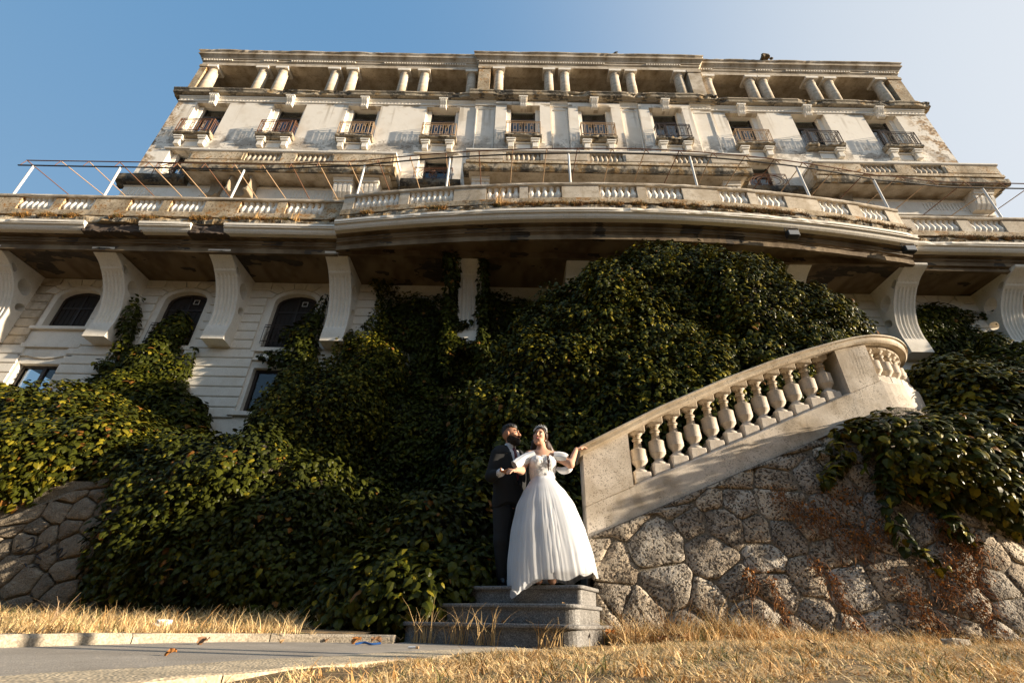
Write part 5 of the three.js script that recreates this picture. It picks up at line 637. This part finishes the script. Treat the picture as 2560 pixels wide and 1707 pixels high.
  const vHalf = (y) => Math.max(0, (y - 1.52) * 0.21), front = (x, z) => loc(x, z)[1];
  const jack = (x, y, z) => { const [a, f] = loc(x, z); let tt = torso(x, y, z) - 0.019 - 0.03 * smooth(1.5, 1.25, y); const lp = Math.abs(a) - vHalf(y); if (f > 0.03 && y > 1.52 && y < 1.9 && lp > 0 && lp < 0.06) tt -= 0.007; let d = smin(tt, arms(x, y, z) - 0.006, 0.03) + cloth(x, y, z); const hem = 1.27 + 0.05 * smooth(0.05, 0.14, f) - y; d = Math.max(d, hem, -Math.max(Math.abs(a) - vHalf(y), 0.0 - f, 1.52 - y), y - 1.99); return Math.max(d, 0.045 - Math.hypot(x - wR[0], y - wR[1], z - wR[2])); };
  part(t, 'jacket', uvless(nets(jack, [-0.45, 1.2, -6.05], [0.45, 2.02, -5.15], 0.0095)), suit);
  part(t, 'shirt', uvless(nets((x, y, z) => { const [a, f] = loc(x, z); return Math.max(torso(x, y, z) - 0.002, Math.abs(a) - 0.085, 0.02 - f, 1.58 - y, y - 1.97); }, [-0.3, 1.4, -5.9], [0.35, 2.02, -5.35], 0.01)), plain(0.75, 0.75, 0.78, 0.8));
  part(t, 'waistcoat', uvless(nets((x, y, z) => { const [a, f] = loc(x, z); return Math.max(torso(x, y, z) - 0.009, Math.abs(a) - 0.11, -f, 1.45 - y, -(Math.abs(a) - (y - 1.6) * 0.24) * (y > 1.6 ? 1 : -1), y - 1.85); }, [-0.3, 1.4, -5.9], [0.35, 1.9, -5.35], 0.009)), plain(0.012, 0.013, 0.015, 0.8));
  part(t, 'shirt_collar', uvless(nets((x, y, z) => { const e = cap(x, y, z, [0.0, 1.93, -5.66], [0.004, 2.06, -5.645], 0.071, 0.066), top = 2.035 - 0.10 * (loc(x, z)[1] + 0.02), [a, f] = loc(x, z); const fold = f > 0.03 ? 1.955 + Math.abs(a) * 0.1 : 1.955; return Math.max(e, -(e + 0.009), y - top, fold - y, -(Math.max(Math.abs(a) - (y - 1.96) * 0.35, 0.02 - f))); }, [-0.12, 1.9, -5.8], [0.14, 2.09, -5.5], 0.005)), plain(0.78, 0.78, 0.8, 0.8));
  part(t, 'tie', uvless(nets((x, y, z) => { const [a, f] = loc(x, z), d = Math.min(torso(x, y, z) - 0.013, ell(a, y, f, [0, 1.955, 0.078], [0.024, 0.022, 0.018])); return Math.max(d, Math.abs(a) - (y > 1.93 ? 0.024 : 0.016 + (1.93 - y) * 0.06), 0.03 - f, 1.58 - y, y - 1.985); }, [-0.1, 1.45, -5.75], [0.25, 2.0, -5.4], 0.006)), plain(0.13, 0.008, 0.018, 0.5));
  part(t, 'trousers', uvless(nets((x, y, z) => Math.max(legs(x, y, z) - 0.014 + cloth(x, y, z) * 1.6 * smooth(0.9, 0.55, y) , y - 1.33, 0.525 - y), [-0.3, 0.5, -5.95], [0.32, 1.38, -5.4], 0.012)), plain(0.012, 0.013, 0.015, 0.85));
  part(t, 'cuff', uvless(nets((x, y, z) => { const e = cap(x, y, z, [wR[0] - 0.02, wR[1], wR[2] - 0.033], [wR[0] + 0.004, wR[1], wR[2] + 0.008], 0.046, 0.045); return Math.max(e, -(e + 0.007)); }, [-0.2, 1.5, -5.42], [0, 1.68, -5.22], 0.005)), plain(0.75, 0.75, 0.77, 0.8));
  for (const y of [1.47, 1.39]) part(t, 'button', uvBox(new THREE.SphereGeometry(0.009, 8, 6).translate(...wld(0.012, y, y > 1.4 ? 0.142 : 0.155))), iris);
  for (const [x, z] of [[-0.045, -5.6], [0.115, -5.72]]) part(t, 'shoe', uvless(nets((X, Y, Z) => { const q = smin(cap(X, Y, Z, [x - 0.02, 0.515, z - 0.03], [x + 0.1, 0.505, z + 0.12], 0.044, 0.034), ell(X, Y, Z, [x - 0.005, 0.55, z - 0.01], [0.05, 0.06, 0.05]), 0.03); return Math.max(q, 0.479 - Y); }, [x - 0.12, 0.46, z - 0.14], [x + 0.2, 0.64, z + 0.22], 0.009)), plain(0.012, 0.01, 0.01, 0.25));
}
scene.children[scene.children.length - 1].position.z += 0.08;
// ----- bride -----
{
  const t = thing('person', 'bride in a white tulle ball gown and tiara, one hand resting on the stair rail', 'person', [0.42, 0.478, -5.36]);
  const cx = 0.375, cz = -5.37, skin = [0.60, 0.345, 0.235];
  const torso = (x, y, z) => { let d = ell(x, y, z, [cx, 1.74, cz + 0.005], [0.145, 0.17, 0.098]); d = smin(d, ell(x, y, z, [cx - 0.005, 1.56, cz], [0.118, 0.17, 0.092]), 0.06); for (const s of [-1, 1]) d = smin(d, ell(x, y, z, [cx + s * 0.067 + 0.005, 1.735, cz + 0.075], [0.068, 0.065, 0.058]), 0.03); return smin(d, cap(x, y, z, [cx - 0.13, 1.845, cz - 0.005], [cx + 0.135, 1.84, cz - 0.005], 0.048, 0.048), 0.05); };
  const sR = [cx - 0.165, 1.835, cz], eR = [0.13, 1.635, -5.29], wR = [0.068, 1.585, -5.08], sL = [cx + 0.165, 1.83, cz], eL = [0.685, 1.715, -5.285], wL = [0.775, 1.925, -5.385];
  const arms = (x, y, z) => Math.min(smin(cap(x, y, z, sR, eR, 0.05, 0.042), cap(x, y, z, eR, wR, 0.043, 0.026), 0.025), smin(cap(x, y, z, sL, eL, 0.05, 0.042), cap(x, y, z, eL, wL, 0.043, 0.026), 0.025));
  const H = [0.352, 2.06, cz + 0.005], HM = basis([-0.34, 0.12, 0.93], [0.16, 1, 0.0]).setPosition(...H).multiply(new THREE.Matrix4().makeScale(0.97, 0.97, 0.97));
  const body = nets((x, y, z) => smin(smin(torso(x, y, z), arms(x, y, z), 0.03), smin(cap(x, y, z, [cx, 1.86, cz - 0.01], [0.358, 2.02, cz - 0.005], 0.056, 0.048), smin(cap(x, y, z, [cx - 0.08, 1.45, cz], [cx - 0.06, 0.55, cz], 0.1, 0.045), cap(x, y, z, [cx + 0.08, 1.45, cz], [cx + 0.08, 0.55, cz], 0.1, 0.045), 0.03), 0.035), 0.03), [0, 0.5, -5.6], [0.9, 2.06, -4.98], 0.0125);
  const hR = handGeo(handCaps(wR, [-0.6, -0.22, 0.62], [0.1, 1, 0.25], [0.7, 0.1, 0.6], [0.35, 0.3, -0.02], 0.9), skin), hL = handGeo(handCaps(wL, [0.78, 0.42, -0.3], [-0.3, 0.9, 0.35], [-0.2, 0.3, 0.9], [0.35, 0.35, -0.02], 0.9), skin);
  const paint = (x, y, z, s) => { let c = s; if (Math.hypot(x / 0.02, (y + 0.053) / 0.0105) < 1 && z > 0.07) c = [0.5, 0.15, 0.15]; const bl = Math.exp(-(((Math.abs(x) - 0.042) / 0.018) ** 2 + ((y + 0.02) / 0.018) ** 2)) * (z > 0.03 ? 1 : 0); return mix3(c, [0.62, 0.25, 0.19], bl * 0.35); };
  part(t, 'body', uvless(idxMerge([withColor(body, skin), headGeo(false, HM, skin, paint), hR, hL])), skinM);
  const [w, ir, lid] = eyesGeo(HM, [-0.003, 0.002]); part(t, 'eyes', w, eyeWhite); part(t, 'irises', ir, iris); part(t, 'eyelids', lid, black); part(t, 'eyebrows', browGeo(HM, 0.0028), plain(0.04, 0.02, 0.012, 0.8));
  const hd = headSdf(false), hairM = std({ color: new THREE.Color().setRGB(0.032, 0.014, 0.007), roughness: 0.45 });
  const cap1 = nets((x, y, z) => Math.max(hd(x, y, z) - 0.011 - n3(x * 60, y * 15, z * 60) * 0.003, -(y - 0.082 + (0.055 - z) * 1.45 + x * x * 3) , -(hd(x, y, z) + 0.004)), [-0.11, -0.15, -0.15], [0.11, 0.16, 0.12], 0.005).applyMatrix4(HM);
  const fall = nets((x, y, z) => smin(CU([[[0.35, 2.03, cz - 0.075], [0.38, 1.68, cz - 0.14], 0.075, 0.06], [[0.28, 2.0, cz - 0.06], [0.235, 1.8, cz - 0.07], 0.03, 0.022], [[0.43, 2.0, cz - 0.07], [0.53, 1.86, cz - 0.1], 0.045, 0.03], [[0.42, 1.95, cz - 0.09], [0.5, 1.72, cz - 0.14], 0.05, 0.035]], 0.05)(x, y, z), 9, 0.01) + n3(x * 40, y * 7, z * 40) * 0.008, [0.1, 1.58, -5.62], [0.68, 2.12, -5.3], 0.008);
  part(t, 'hair', uvless(idxMerge([withColor(cap1, [1, 1, 1]), withColor(fall, [1, 1, 1])])), hairM);
  { const g = [], r = mulberry(3); for (let i = 0; i <= 22; i++) { const a = lerp(-1.35, 1.35, i / 22), h = 0.014 + 0.016 * Math.cos(a) + (i % 2 ? 0.008 : 0), p = [Math.sin(a) * 0.083, 0.098 * Math.cos(a * 0.8) + 0.016, 0.02 + 0.0 * a]; g.push(new THREE.ConeGeometry(0.006, h * 1.6, 5).translate(p[0] * 1.03, p[1] + h * 0.5, p[2]), new THREE.IcosahedronGeometry(0.007, 0).translate(p[0] * 1.02 + (r() - 0.5) * 0.006, p[1] + h * 0.3, p[2] + 0.006)); } g.push(tube(range(-1.35, 1.35, 12).map((a) => [Math.sin(a) * 0.083, 0.098 * Math.cos(a * 0.8) + 0.012, 0.02]), 0.005, 24, 5)); part(t, 'tiara', merge(g).applyMatrix4(HM), plain(0.8, 0.8, 0.8, 0.2)); }
  for (const s of [-1, 1]) part(t, 'earring', uvBox(new THREE.SphereGeometry(0.008, 8, 6).translate(s * 0.077, -0.042, -0.008)).applyMatrix4(HM), plain(0.85, 0.83, 0.8, 0.15));
  const white = std({ color: new THREE.Color().setRGB(0.8, 0.81, 0.83), roughness: 0.75 }), lace = std({ color: new THREE.Color().setRGB(0.74, 0.74, 0.75), roughness: 0.7 });
  const neckY = (x) => 1.815 + 0.015 * Math.cos((x - 0.42) * 40) - 0.02 * smooth(0.05, 0.0, Math.abs(x - 0.43)), gown = (x, y, z) => torso(x, y, z) - 0.009 + n3(x * 25, y * 25, z * 25) * 0.003;
  part(t, 'bodice', uvless(nets((x, y, z) => Math.max(gown(x, y, z), y - neckY(x), 1.5 - y, -(Math.max(Math.abs(x - 0.432) - 0.005 - (y - 1.63) * 0.06, 1.63 - y, cz - z))), [0.2, 1.46, -5.52], [0.56, 1.86, -5.18], 0.0075)), lace);
  part(t, 'mesh_inset', uvless(nets((x, y, z) => Math.max(torso(x, y, z) - 0.003, Math.abs(x - 0.432) - 0.02, 1.62 - y, y - 1.81, cz - z), [0.4, 1.6, -5.4], [0.47, 1.83, -5.18], 0.006)), plain(0.16, 0.09, 0.06, 0.6));
  { // lace flowers on the bodice and the top of the skirt
    const g = [], r = mulberry(12); for (let i = 0; i < 260; i++) { const x = cx + (r() - 0.5) * 0.3, y = 1.46 + r() * 0.36; if (Math.abs(x - 0.432) < 0.012 && y > 1.62) continue; if (y > neckY(x)) continue; let z = cz + 0.24; for (let k = 0; k < 60 && gown(x, y, z) > 0.001; k++) z -= Math.max(0.001, gown(x, y, z) * 0.7); if (z < cz) continue; if (y < 1.52) z += 0.03; const s = 0.005 + r() * 0.007, e = 0.004; const n = V(gown(x + e, y, z) - gown(x - e, y, z), gown(x, y + e, z) - gown(x, y - e, z), gown(x, y, z + e) - gown(x, y, z - e)).normalize(), q = new THREE.Quaternion().setFromUnitVectors(V(0, 0, 1), n); for (let k = 0; k < 5; k++) { const a = k * 1.257 + r(); g.push(new THREE.SphereGeometry(s * 0.62, 6, 4).scale(1, 0.7, 0.22).translate(s * 0.75, 0, 0.003).rotateZ(a).applyQuaternion(q).translate(x, y, z + 0.004)); } }
    part(t, 'lace_flowers', merge(g), lace, [0, 0, 0], 0, 'stuff');
  }
  const tulle = new THREE.MeshPhysicalMaterial({ color: new THREE.Color().setRGB(0.85, 0.86, 0.88), roughness: 0.9, transmission: 0.7, thickness: 0, side: THREE.DoubleSide });
  function sheetGeo(nu, nv, f) { const P = [], idx = [], uv = []; for (let i = 0; i <= nu; i++) for (let j = 0; j <= nv; j++) { P.push(...f(i / nu, j / nv)); uv.push(i / nu * 3, j / nv); } const w = nv + 1; for (let i = 0; i < nu; i++) for (let j = 0; j < nv; j++) { const a = i * w + j; idx.push(a, a + w, a + w + 1, a, a + w + 1, a + 1); } const g = new THREE.BufferGeometry(); g.setAttribute('position', new THREE.BufferAttribute(new Float32Array(P), 3)); g.setAttribute('uv', new THREE.BufferAttribute(new Float32Array(uv), 2)); g.setIndex(idx); g.computeVertexNormals(); return g; }
  // off-shoulder sleeves: swags of tulle round the upper arms
  const swag = (pts, rad) => { const c = new THREE.CatmullRomCurve3(pts.map((p) => V(...p))); return sheetGeo(30, 28, (u, v) => { const p = c.getPoint(u), d = c.getTangent(u), a = v * Math.PI * 2, b = V(0, 0, 1).cross(d).normalize(), e = d.clone().cross(b), r = rad(u) * (1 + 0.07 * Math.sin(a * 7 + u * 3)); return p.addScaledVector(b, Math.cos(a) * r).addScaledVector(e, Math.sin(a) * r * 0.8).toArray(); }); };
  part(t, 'sleeve', swag([[0.29, 1.835, -5.31], [0.2, 1.79, -5.31], [0.115, 1.725, -5.28], [0.055, 1.68, -5.25]], (u) => 0.04 + 0.022 * Math.sin(u * 2.4)), white);
  part(t, 'sleeve', swag([[0.5, 1.82, -5.31], [0.56, 1.815, -5.31], [0.62, 1.8, -5.3], [0.655, 1.785, -5.29]], (u) => 0.042 + 0.012 * Math.sin(u * 3.1)), white); part(t, 'sleeve_loop', swag([[0.54, 1.69, -5.37], [0.6, 1.66, -5.34], [0.66, 1.665, -5.31], [0.7, 1.69, -5.3]], (u) => 0.022 + 0.018 * Math.sin(u * 3.1)), white);
  // skirt: an inner satin layer and two tulle layers with soft folds
  const prof = [[0, 0.125], [0.06, 0.165], [0.15, 0.225], [0.3, 0.3], [0.55, 0.375], [0.8, 0.42], [1, 0.435]], radius = (v) => { for (let i = 0; i + 1 < prof.length; i++) if (v <= prof[i + 1][0]) return lerp(prof[i][1], prof[i + 1][1], smooth(prof[i][0], prof[i + 1][0], v) * 0.35 + 0.65 * (v - prof[i][0]) / (prof[i + 1][0] - prof[i][0])); return prof[prof.length - 1][1]; };
  const skirt = (grow, hemUp, seed, folds) => sheetGeo(320, 46, (u, v) => {
    const a = u * Math.PI * 2, s = Math.sin(a), c = Math.cos(a), left = smooth(-0.2, -0.95, s) * smooth(-0.5, 0.5, c), hem = 0.55 + 0.05 * s - 0.1 * left + 0.025 * Math.sin(a * 5 + seed) + 0.008 * Math.sin(a * 13 + seed * 2) + hemUp, y = lerp(1.575, hem, v);
    let k = 0; folds.forEach(([n, am], i) => { k += am * Math.sin(n * a + seed * (i + 1) + 0.5 * Math.sin(a * 3 + i) + v * 0.8); }); const r = radius(v) * (1 + k * smooth(0.02, 0.6, v)) + grow * smooth(0, 0.25, v) + 0.03 * (fbm(u * 64, v * 1.2, 64, 3, 900 + seed) - 0.5) * smooth(0.02, 0.5, v);
    return [cx + lerp(0, 0.085, v) + s * r * 1.0, y, cz + lerp(0, 0.06, v) + 0.08 * left * v + c * r * (0.82 + 0.1 * (c > 0 ? 1 : 0))];
  });
  part(t, 'underskirt', skirt(-0.02, 0.04, 2, [[5, 0.014], [11, 0.009], [23, 0.008]]), white);
  part(t, 'skirt', skirt(0.0, 0.012, 1, [[6, 0.012], [13, 0.008], [27, 0.008]]), tulle); part(t, 'tulle_overlay', skirt(0.022, -0.015, 4, [[5, 0.02], [9, 0.012], [37, 0.008]]), tulle);
}
// ---------- dry grass, tall tufts and litter ----------
function tuftGeo(seed, n, h, spread, bend, w = 0.0035) {
  const r = mulberry(seed), P = [];
  for (let i = 0; i < n; i++) {
    const a = r() * 6.283, x = (r() - 0.5) * spread, z = (r() - 0.5) * spread, H = h * (0.45 + r() * 0.75), b = bend * (0.3 + r()), dx = Math.cos(a), dz = Math.sin(a), pt = (t) => [x + dx * b * H * t * t * 1.2, H * t * (1 - 0.25 * b * t), z + dz * b * H * t * t * 1.2], sx = -dz, sz = dx; let prev = null;
    for (const t of [0, 0.4, 0.75, 1]) { const c = pt(t), ww = w * (1 - t * 0.85), L = [c[0] - sx * ww, c[1], c[2] - sz * ww], R = [c[0] + sx * ww, c[1], c[2] + sz * ww]; if (prev) P.push(...prev[0], ...prev[1], ...R, ...prev[0], ...R, ...L); prev = [L, R]; }
  }
  const g = new THREE.BufferGeometry(); g.setAttribute('position', new THREE.BufferAttribute(new Float32Array(P), 3)); g.computeVertexNormals(); return uvBox(g);
}
const straw = new THREE.MeshPhysicalMaterial({ color: 0xffffff, roughness: 0.8, transmission: 0.25, thickness: 0, side: THREE.DoubleSide });
function grass(label, n, seed, where, geos, tint) {
  const r = mulberry(seed), sets = geos.map(() => []); let k = 0, guard = 0; while (k < n && guard++ < n * 40) { const p = where(r); if (!p) continue; sets[(r() * geos.length) | 0].push([...p, r()]); k++; }
  const t = new THREE.Group(); t.name = numbered('dry_grass'); t.userData = { label, kind: 'stuff' }; scene.add(t);
  sets.forEach((list, v) => { const im = new THREE.InstancedMesh(geos[v], straw, Math.max(1, list.length)); im.name = 'blades'; im.userData.kind = 'stuff'; finish(im); t.add(im); const q = new THREE.Quaternion(); list.forEach(([x, y, z, s, g], i) => { q.setFromEuler(new THREE.Euler((r() - 0.5) * 0.5, r() * 6.28, (r() - 0.5) * 0.5)); _m.compose(V(x, y, z), q, V(s, s * (0.7 + r() * 0.6), s)); im.setMatrixAt(i, _m); _c.setRGB(...tint(g, r)); im.setColorAt(i, _c); }); });
}
const strawTint = (g, r) => { const k = 0.6 + r() * 0.65, green = g < 0.1; return green ? [0.2 * k, 0.19 * k, 0.05 * k] : g < 0.3 ? [0.5 * k, 0.29 * k, 0.1 * k] : [0.84 * k, 0.61 * k, 0.3 * k]; };
const shortG = [1, 2, 3, 4].map((s) => tuftGeo(s, 11, 0.038, 0.07, s % 2 ? 0.8 : 1.7, 0.003)), midG = [5, 6, 7].map((s) => tuftGeo(s, 9, 0.1, 0.08, 1.1, 0.003));
const onLawn = (x, z) => x > xOf(nearLine, Math.max(z, -4.25)) + 0.36 + 0.28 * smooth(-2.6, -1.3, z) + 0.14 * fbm(x * 3, z * 3, 0, 2, 9) && z > -5.12 && !(stepV(x, z) < 0.6 && x < 0.98) && !(x > 0.45 && x < 1.75 && z < -3.9 && z > -4.5 && fbm(x * 3, z * 3, 0, 2, 77) > 0.4);
grass('dry straw coloured lawn grass in front of the stone wall', 22000, 21, (r) => { const z = -0.75 - Math.pow(r(), 0.75) * 4.4, x = -1.6 + r() * (2 + -z * 1.3 + 1.6); if (!onLawn(x, z) || fbm(x * 4, z * 4, 0, 3, 99) < 0.25 + 0.3 * r()) return null; const near = x - xOf(nearLine, Math.max(z, -4.25)) - 0.38; return [x, lawnY(x, z) - 0.004, z, (0.4 + r() * r() * 1.1) * (0.35 + 0.65 * smooth(0, 0.5, near)) * (z > -1.4 ? 0.7 : 1)]; }, shortG, strawTint);
grass('longer dry grass along the foot of the stone wall', 1500, 22, (r) => { const x = 0.95 + Math.pow(r(), 1.1) * 4.6, z = -5.1 + r() * r() * 0.55; return [x, lawnY(x, z), z, (0.55 + r() * 0.8) * (x < 2.3 ? 1.5 : 0.9)]; }, midG, strawTint);
grass('dry yellow grass on the strip behind the far kerb', 9000, 23, (r) => { const z = -2 - r() * 5.1, x = xOf(farLine, Math.max(z, -4.7)) - 0.16 - r() * 5; if (z < -4.7 ? x > -1.9 : false) return null; return [x, stripY(x, z) - 0.004, z, 0.7 + r() * 0.9]; }, [...shortG, midG[0]], strawTint);
// tall single tufts in front of the steps and along the wall, each its own
const tuftSpots = [[-0.72, -4.85, 0.30, 'tall dry grass tuft at the left end of the lowest step'], [-0.42, -4.72, 0.27, 'tall broad dry grass tuft in front of the middle of the lowest step'], [-0.16, -4.6, 0.25, 'thin dry grass tuft before the lowest step, left of its middle joint'], [0.35, -4.35, 0.2, 'dry grass tuft by the right half of the lowest step'], [1.0, -4.75, 0.3, 'long dry weed at the corner of the steps and the stone wall'], [1.5, -5.0, 0.42, 'tangled tall brown weed against the lower left stones of the wall'], [1.95, -5.0, 0.40, 'tall leaning straw weed before the wall, second from the steps'], [2.3, -5.0, 0.34, 'straw weed with green leaves at the foot of the wall'], [-2.98, -3.4, 0.26, 'dark dry weed growing over the far kerb at the left frame edge'], [-3.4, -4.2, 0.34, 'reddish dry weed stalk in the grass strip at the left']];
tuftSpots.forEach(([x, z, h, label], i) => { const t = thing('grass_tuft', label, 'grass tuft', [x, 0, z]); part(t, 'blades', tuftGeo(60 + i, i > 7 ? 10 : 44, h * (i > 7 ? 0.7 : 1.1), 0.2, 0.8, 0.0042).translate(x, i > 7 && i < 10 ? 0.07 : 0.01, z), i === 9 ? M.rustPale : std({ color: new THREE.Color().setRGB(...(i > 3 && i < 6 ? [0.3, 0.17, 0.07] : [0.46, 0.31, 0.14])) })); });
// litter
{
  const paper = plain(0.75, 0.76, 0.78, 0.8), scrap = (name, label, x, z, y, s, m, seed) => { const t = thing(name, label, 'litter', [x, y, z]); part(t, 'sheet', uvless(nets((X, Y, Z) => Math.max(Math.abs(X - x) - s, Math.abs(Y - y - s * 0.4) - s * 0.4, Math.abs(Z - z) - s * 0.6) + n3(X * 26, Y * 26, Z * 26, seed) * s * 0.7, [x - s * 2, y - s, z - s * 2], [x + s * 2, y + s * 2, z + s * 2], s * 0.13)), m); };
  scrap('crumpled_paper', 'crumpled white paper on the dry strip behind the far kerb', -2.95, -4.75, 0.1, 0.055, paper, 3); scrap('crumpled_paper', 'crumpled white tissue in the ivy left of the couple', -0.52, -5.6, 0.52, 0.032, plain(0.75, 0.68, 0.66, 0.8), 4);
  scrap('crumpled_paper', 'white paper scraps in the grass at the right frame edge', 4.4, -4.6, 0.06, 0.05, paper, 8);
  const c = thing('cigarette_butt', 'white cigarette butt on the road edge before the steps', 'cigarette butt', [-0.62, 0.02, -3.75]); part(c, 'paper', bar([-0.65, 0.016, -3.75], [-0.6, 0.018, -3.74], 0.008, 8), paper); part(c, 'filter', bar([-0.6, 0.018, -3.74], [-0.58, 0.0185, -3.737], 0.0082, 8), M.rustPale);
  const b = thing('plastic_strip', 'crushed blue plastic strip lying on the road by the steps', 'litter', [-1.05, 0.012, -4.25]); part(b, 'sheet', tube([[-1.14, 0.012, -4.25], [-1.08, 0.022, -4.27], [-1.02, 0.014, -4.24], [-0.95, 0.02, -4.26]], 0.008, 16, 5), plain(0.02, 0.09, 0.3, 0.4));
  const s = thing('flat_stone', 'pale broken stone lying in the lawn at the right', 'stone', [3.4, 0.05, -4.2]); part(s, 'block', uvless(nets((X, Y, Z) => Math.max(Math.abs(X - 3.4) - 0.07, Math.abs(Y - 0.085) - 0.035, Math.abs(Z + 4.2) - 0.06) + n3(X * 16, Y * 16, Z * 16) * 0.02, [3.25, 0, -4.35], [3.55, 0.2, -4.05], 0.012)), M.kerb);
  const t = thing('dark_stone', 'dark flat rock in the grass at the foot of the wall, far right', 'stone', [4.5, 0.05, -4.95]); part(t, 'block', uvless(nets((X, Y, Z) => Math.max(Math.abs(X - 4.5) - 0.16, Math.abs(Y - 0.08) - 0.05, Math.abs(Z + 4.95) - 0.08) + n3(X * 12, Y * 12, Z * 12) * 0.04, [4.2, -0.05, -5.15], [4.8, 0.25, -4.75], 0.018)), stoneMats[4]);
  // fallen leaves: curled brown leaves, one thing each
  const lg = (() => { const P = [], idx = []; for (let i = 0; i <= 8; i++) for (let j = 0; j <= 6; j++) { const u = i / 8, v = j / 6 * 2 - 1, w = 0.42 * Math.pow(Math.sin(Math.PI * clamp(u * 0.94 + 0.04)), 0.75) * (1 + 0.25 * Math.sin(u * 16)); P.push([u - 0.5, 0.25 * v * v + 0.15 * Math.sin(u * 4) + 0.05, v * w]); } for (let i = 0; i < 8; i++) for (let j = 0; j < 6; j++) { const a = i * 7 + j; idx.push([a, a + 1, a + 8, a + 7]); } return quads(P, idx); })();
  const lm = [plain(0.30, 0.12, 0.025, 0.8), plain(0.22, 0.12, 0.06, 0.8), plain(0.34, 0.22, 0.11, 0.8)], LS = [[-1.62, -2.75, 0.008, 0.05, 'orange fallen leaf alone on the road'], [-2.1, -3.9, 0.008, 0.09, 'curled brown leaf in the road gutter, largest by the far kerb'], [-1.75, -4.35, 0.008, 0.06, 'small brown leaf in the gutter near the kerb bend'], [-1.2, -4.5, 0.01, 0.09, 'brown leaf under the ivy clump, farthest from the steps'], [-1.06, -4.58, 0.012, 0.1, 'pale dry leaf under the ivy clump beside the lowest step'], [-0.95, -4.95, 0.012, 0.08, 'dry leaf touching the left end of the lowest step'], [-0.03, -4.78, 0.17, 0.035, 'small brown leaf on the tread of the lowest step'], [-0.6, -5.3, 0.322, 0.05, 'pale leaf on the left end of the second step'], [0.5, -4.78, 0.322, 0.03, 'tiny orange leaf on the right of the second step'], [0.85, -4.55, 0.1, 0.09, 'dry leaf leaning at the right corner of the steps'], [1.3, -4.6, 0.05, 0.1, 'curled straw coloured leaf in the weeds right of the steps'], [1.85, -3.3, 0.06, 0.13, 'broad pale brown leaf standing in the lawn'], [2.4, -4.5, 0.06, 0.1, 'brown leaf in the lawn before the middle stones'], [1.5, -4.7, 0.06, 0.12, 'grey brown leaf against the weeds by the wall'], [0.75, -3.9, 0.03, 0.08, 'flat leaf on the bare patch before the steps'], [-1.35, -4.85, 0.012, 0.11, 'large curled brown leaf under the front of the ivy clump'], [-1.5, -4.7, 0.012, 0.08, 'pale brown leaf at the outer edge of the ivy clump'], [-1.12, -4.85, 0.014, 0.09, 'brown leaf among others under the ivy clump, deepest in its shade'], [3.9, -4.75, 0.07, 0.12, 'orange leaf at the foot of the wall near the dark rock']];
  LS.forEach(([x, z, y, s, label], i) => { const m = single('fallen_leaf', lg, lm[i ? i % 3 : 0], label, 'leaf', [x, y, z]); m.rotation.set((h2(i, 1, 1) - 0.5) * 0.6, h2(i, 2, 1) * 6, (h2(i, 3, 1) - 0.5) * 0.6); m.scale.setScalar(s); });
}
// moss and dry grass growing on the terrace edge
{
  const r = mulberry(77), list = [], mg = tuftGeo(201, 14, 0.09, 0.12, 0.8, 0.008); const runs = [[-15.4, -14.6, 1], [-14.6, -11.4, 3], [-11.3, -10.3, 1.5], [-10.2, -8.9, 3], [-8.6, -6.6, 1.6], [-5.6, -4.3, 3], [-3.2, -2.0, 1.2], [-0.6, 2.0, 1.6], [2.2, 3.2, 1], [3.4, 6.6, 2.6], [6.6, 8.6, 2.2], [9.3, 12.0, 2.4], [13.2, 15, 2], [15.2, 18, 2.4]];
  for (const [a, b, d] of runs) for (let i = 0; i < (b - a) * 90 * d; i++) { const x = lerp(a, b, r()); if (fbm(x * 2.5, 3, 0, 3, 5) < 0.42) continue; const q = r(); list.push([x, lerp(10.76, 10.55, q), -railD(x) + lerp(0.0, 0.13, q), r()]); }
  const im = new THREE.InstancedMesh(mg, std({ color: 0xffffff }), list.length); im.name = 'moss'; im.userData.kind = 'stuff'; finish(im); im.position.copy(wp(hotel)).negate(); hotel.add(im);
  list.forEach(([x, y, z, g], i) => { _m.compose(V(x, y, z), new THREE.Quaternion().setFromEuler(new THREE.Euler(0.5 + r(), r() * 6, r() - 0.5)), V(1, 1, 1).multiplyScalar(0.6 + r() * 0.8)); im.setMatrixAt(i, _m); const k = 0.5 + r(); _c.setRGB(...(g < 0.25 ? [0.09 * k, 0.08 * k, 0.015 * k] : g < 0.75 ? [0.26 * k, 0.13 * k, 0.03 * k] : [0.12 * k, 0.06 * k, 0.02 * k])); im.setColorAt(i, _c); });
  const strawM = std({ color: new THREE.Color().setRGB(0.5, 0.3, 0.11) }); [[-0.45, 0.75, 40, 'golden dry grass tuft growing from the curved terrace edge'], [-6.7, 0.5, 26, 'dry grass tuft between balusters near the end of the left terrace'], [-7.9, 0.4, 22, 'thin dry grass tuft on the left terrace edge, beside the narrow pier']].forEach(([x, h, n, label], i) => { const t = thing('grass_tuft', label, 'grass tuft', [x, 10.7, -railD(x) + 0.1]); part(t, 'blades', tuftGeo(301 + i, n, h, 0.22, 0.45, 0.007).translate(x, 10.62, -railD(x) + 0.1), strawM); });
}
// unseen posts added in place of a bystander, to throw thin shadows across the road
[[3.6, -2.02], [3.75, -2.3]].forEach(([x, z], i) => { const t = thing('shadow_post', ['added unseen post casting a thin road shadow, nearer the camera', 'added unseen post casting a thin road shadow, nearer the wall'][i], 'post', [x, 0, z]); part(t, 'pole', bar([x, -0.05, z], [x, 1.6, z], 0.05, 12), M.iron); part(t, 'cap', uvBox(new THREE.SphereGeometry(0.07, 12, 8).translate(x, 1.63, z)), M.iron); });
renderer.render(scene, camera);
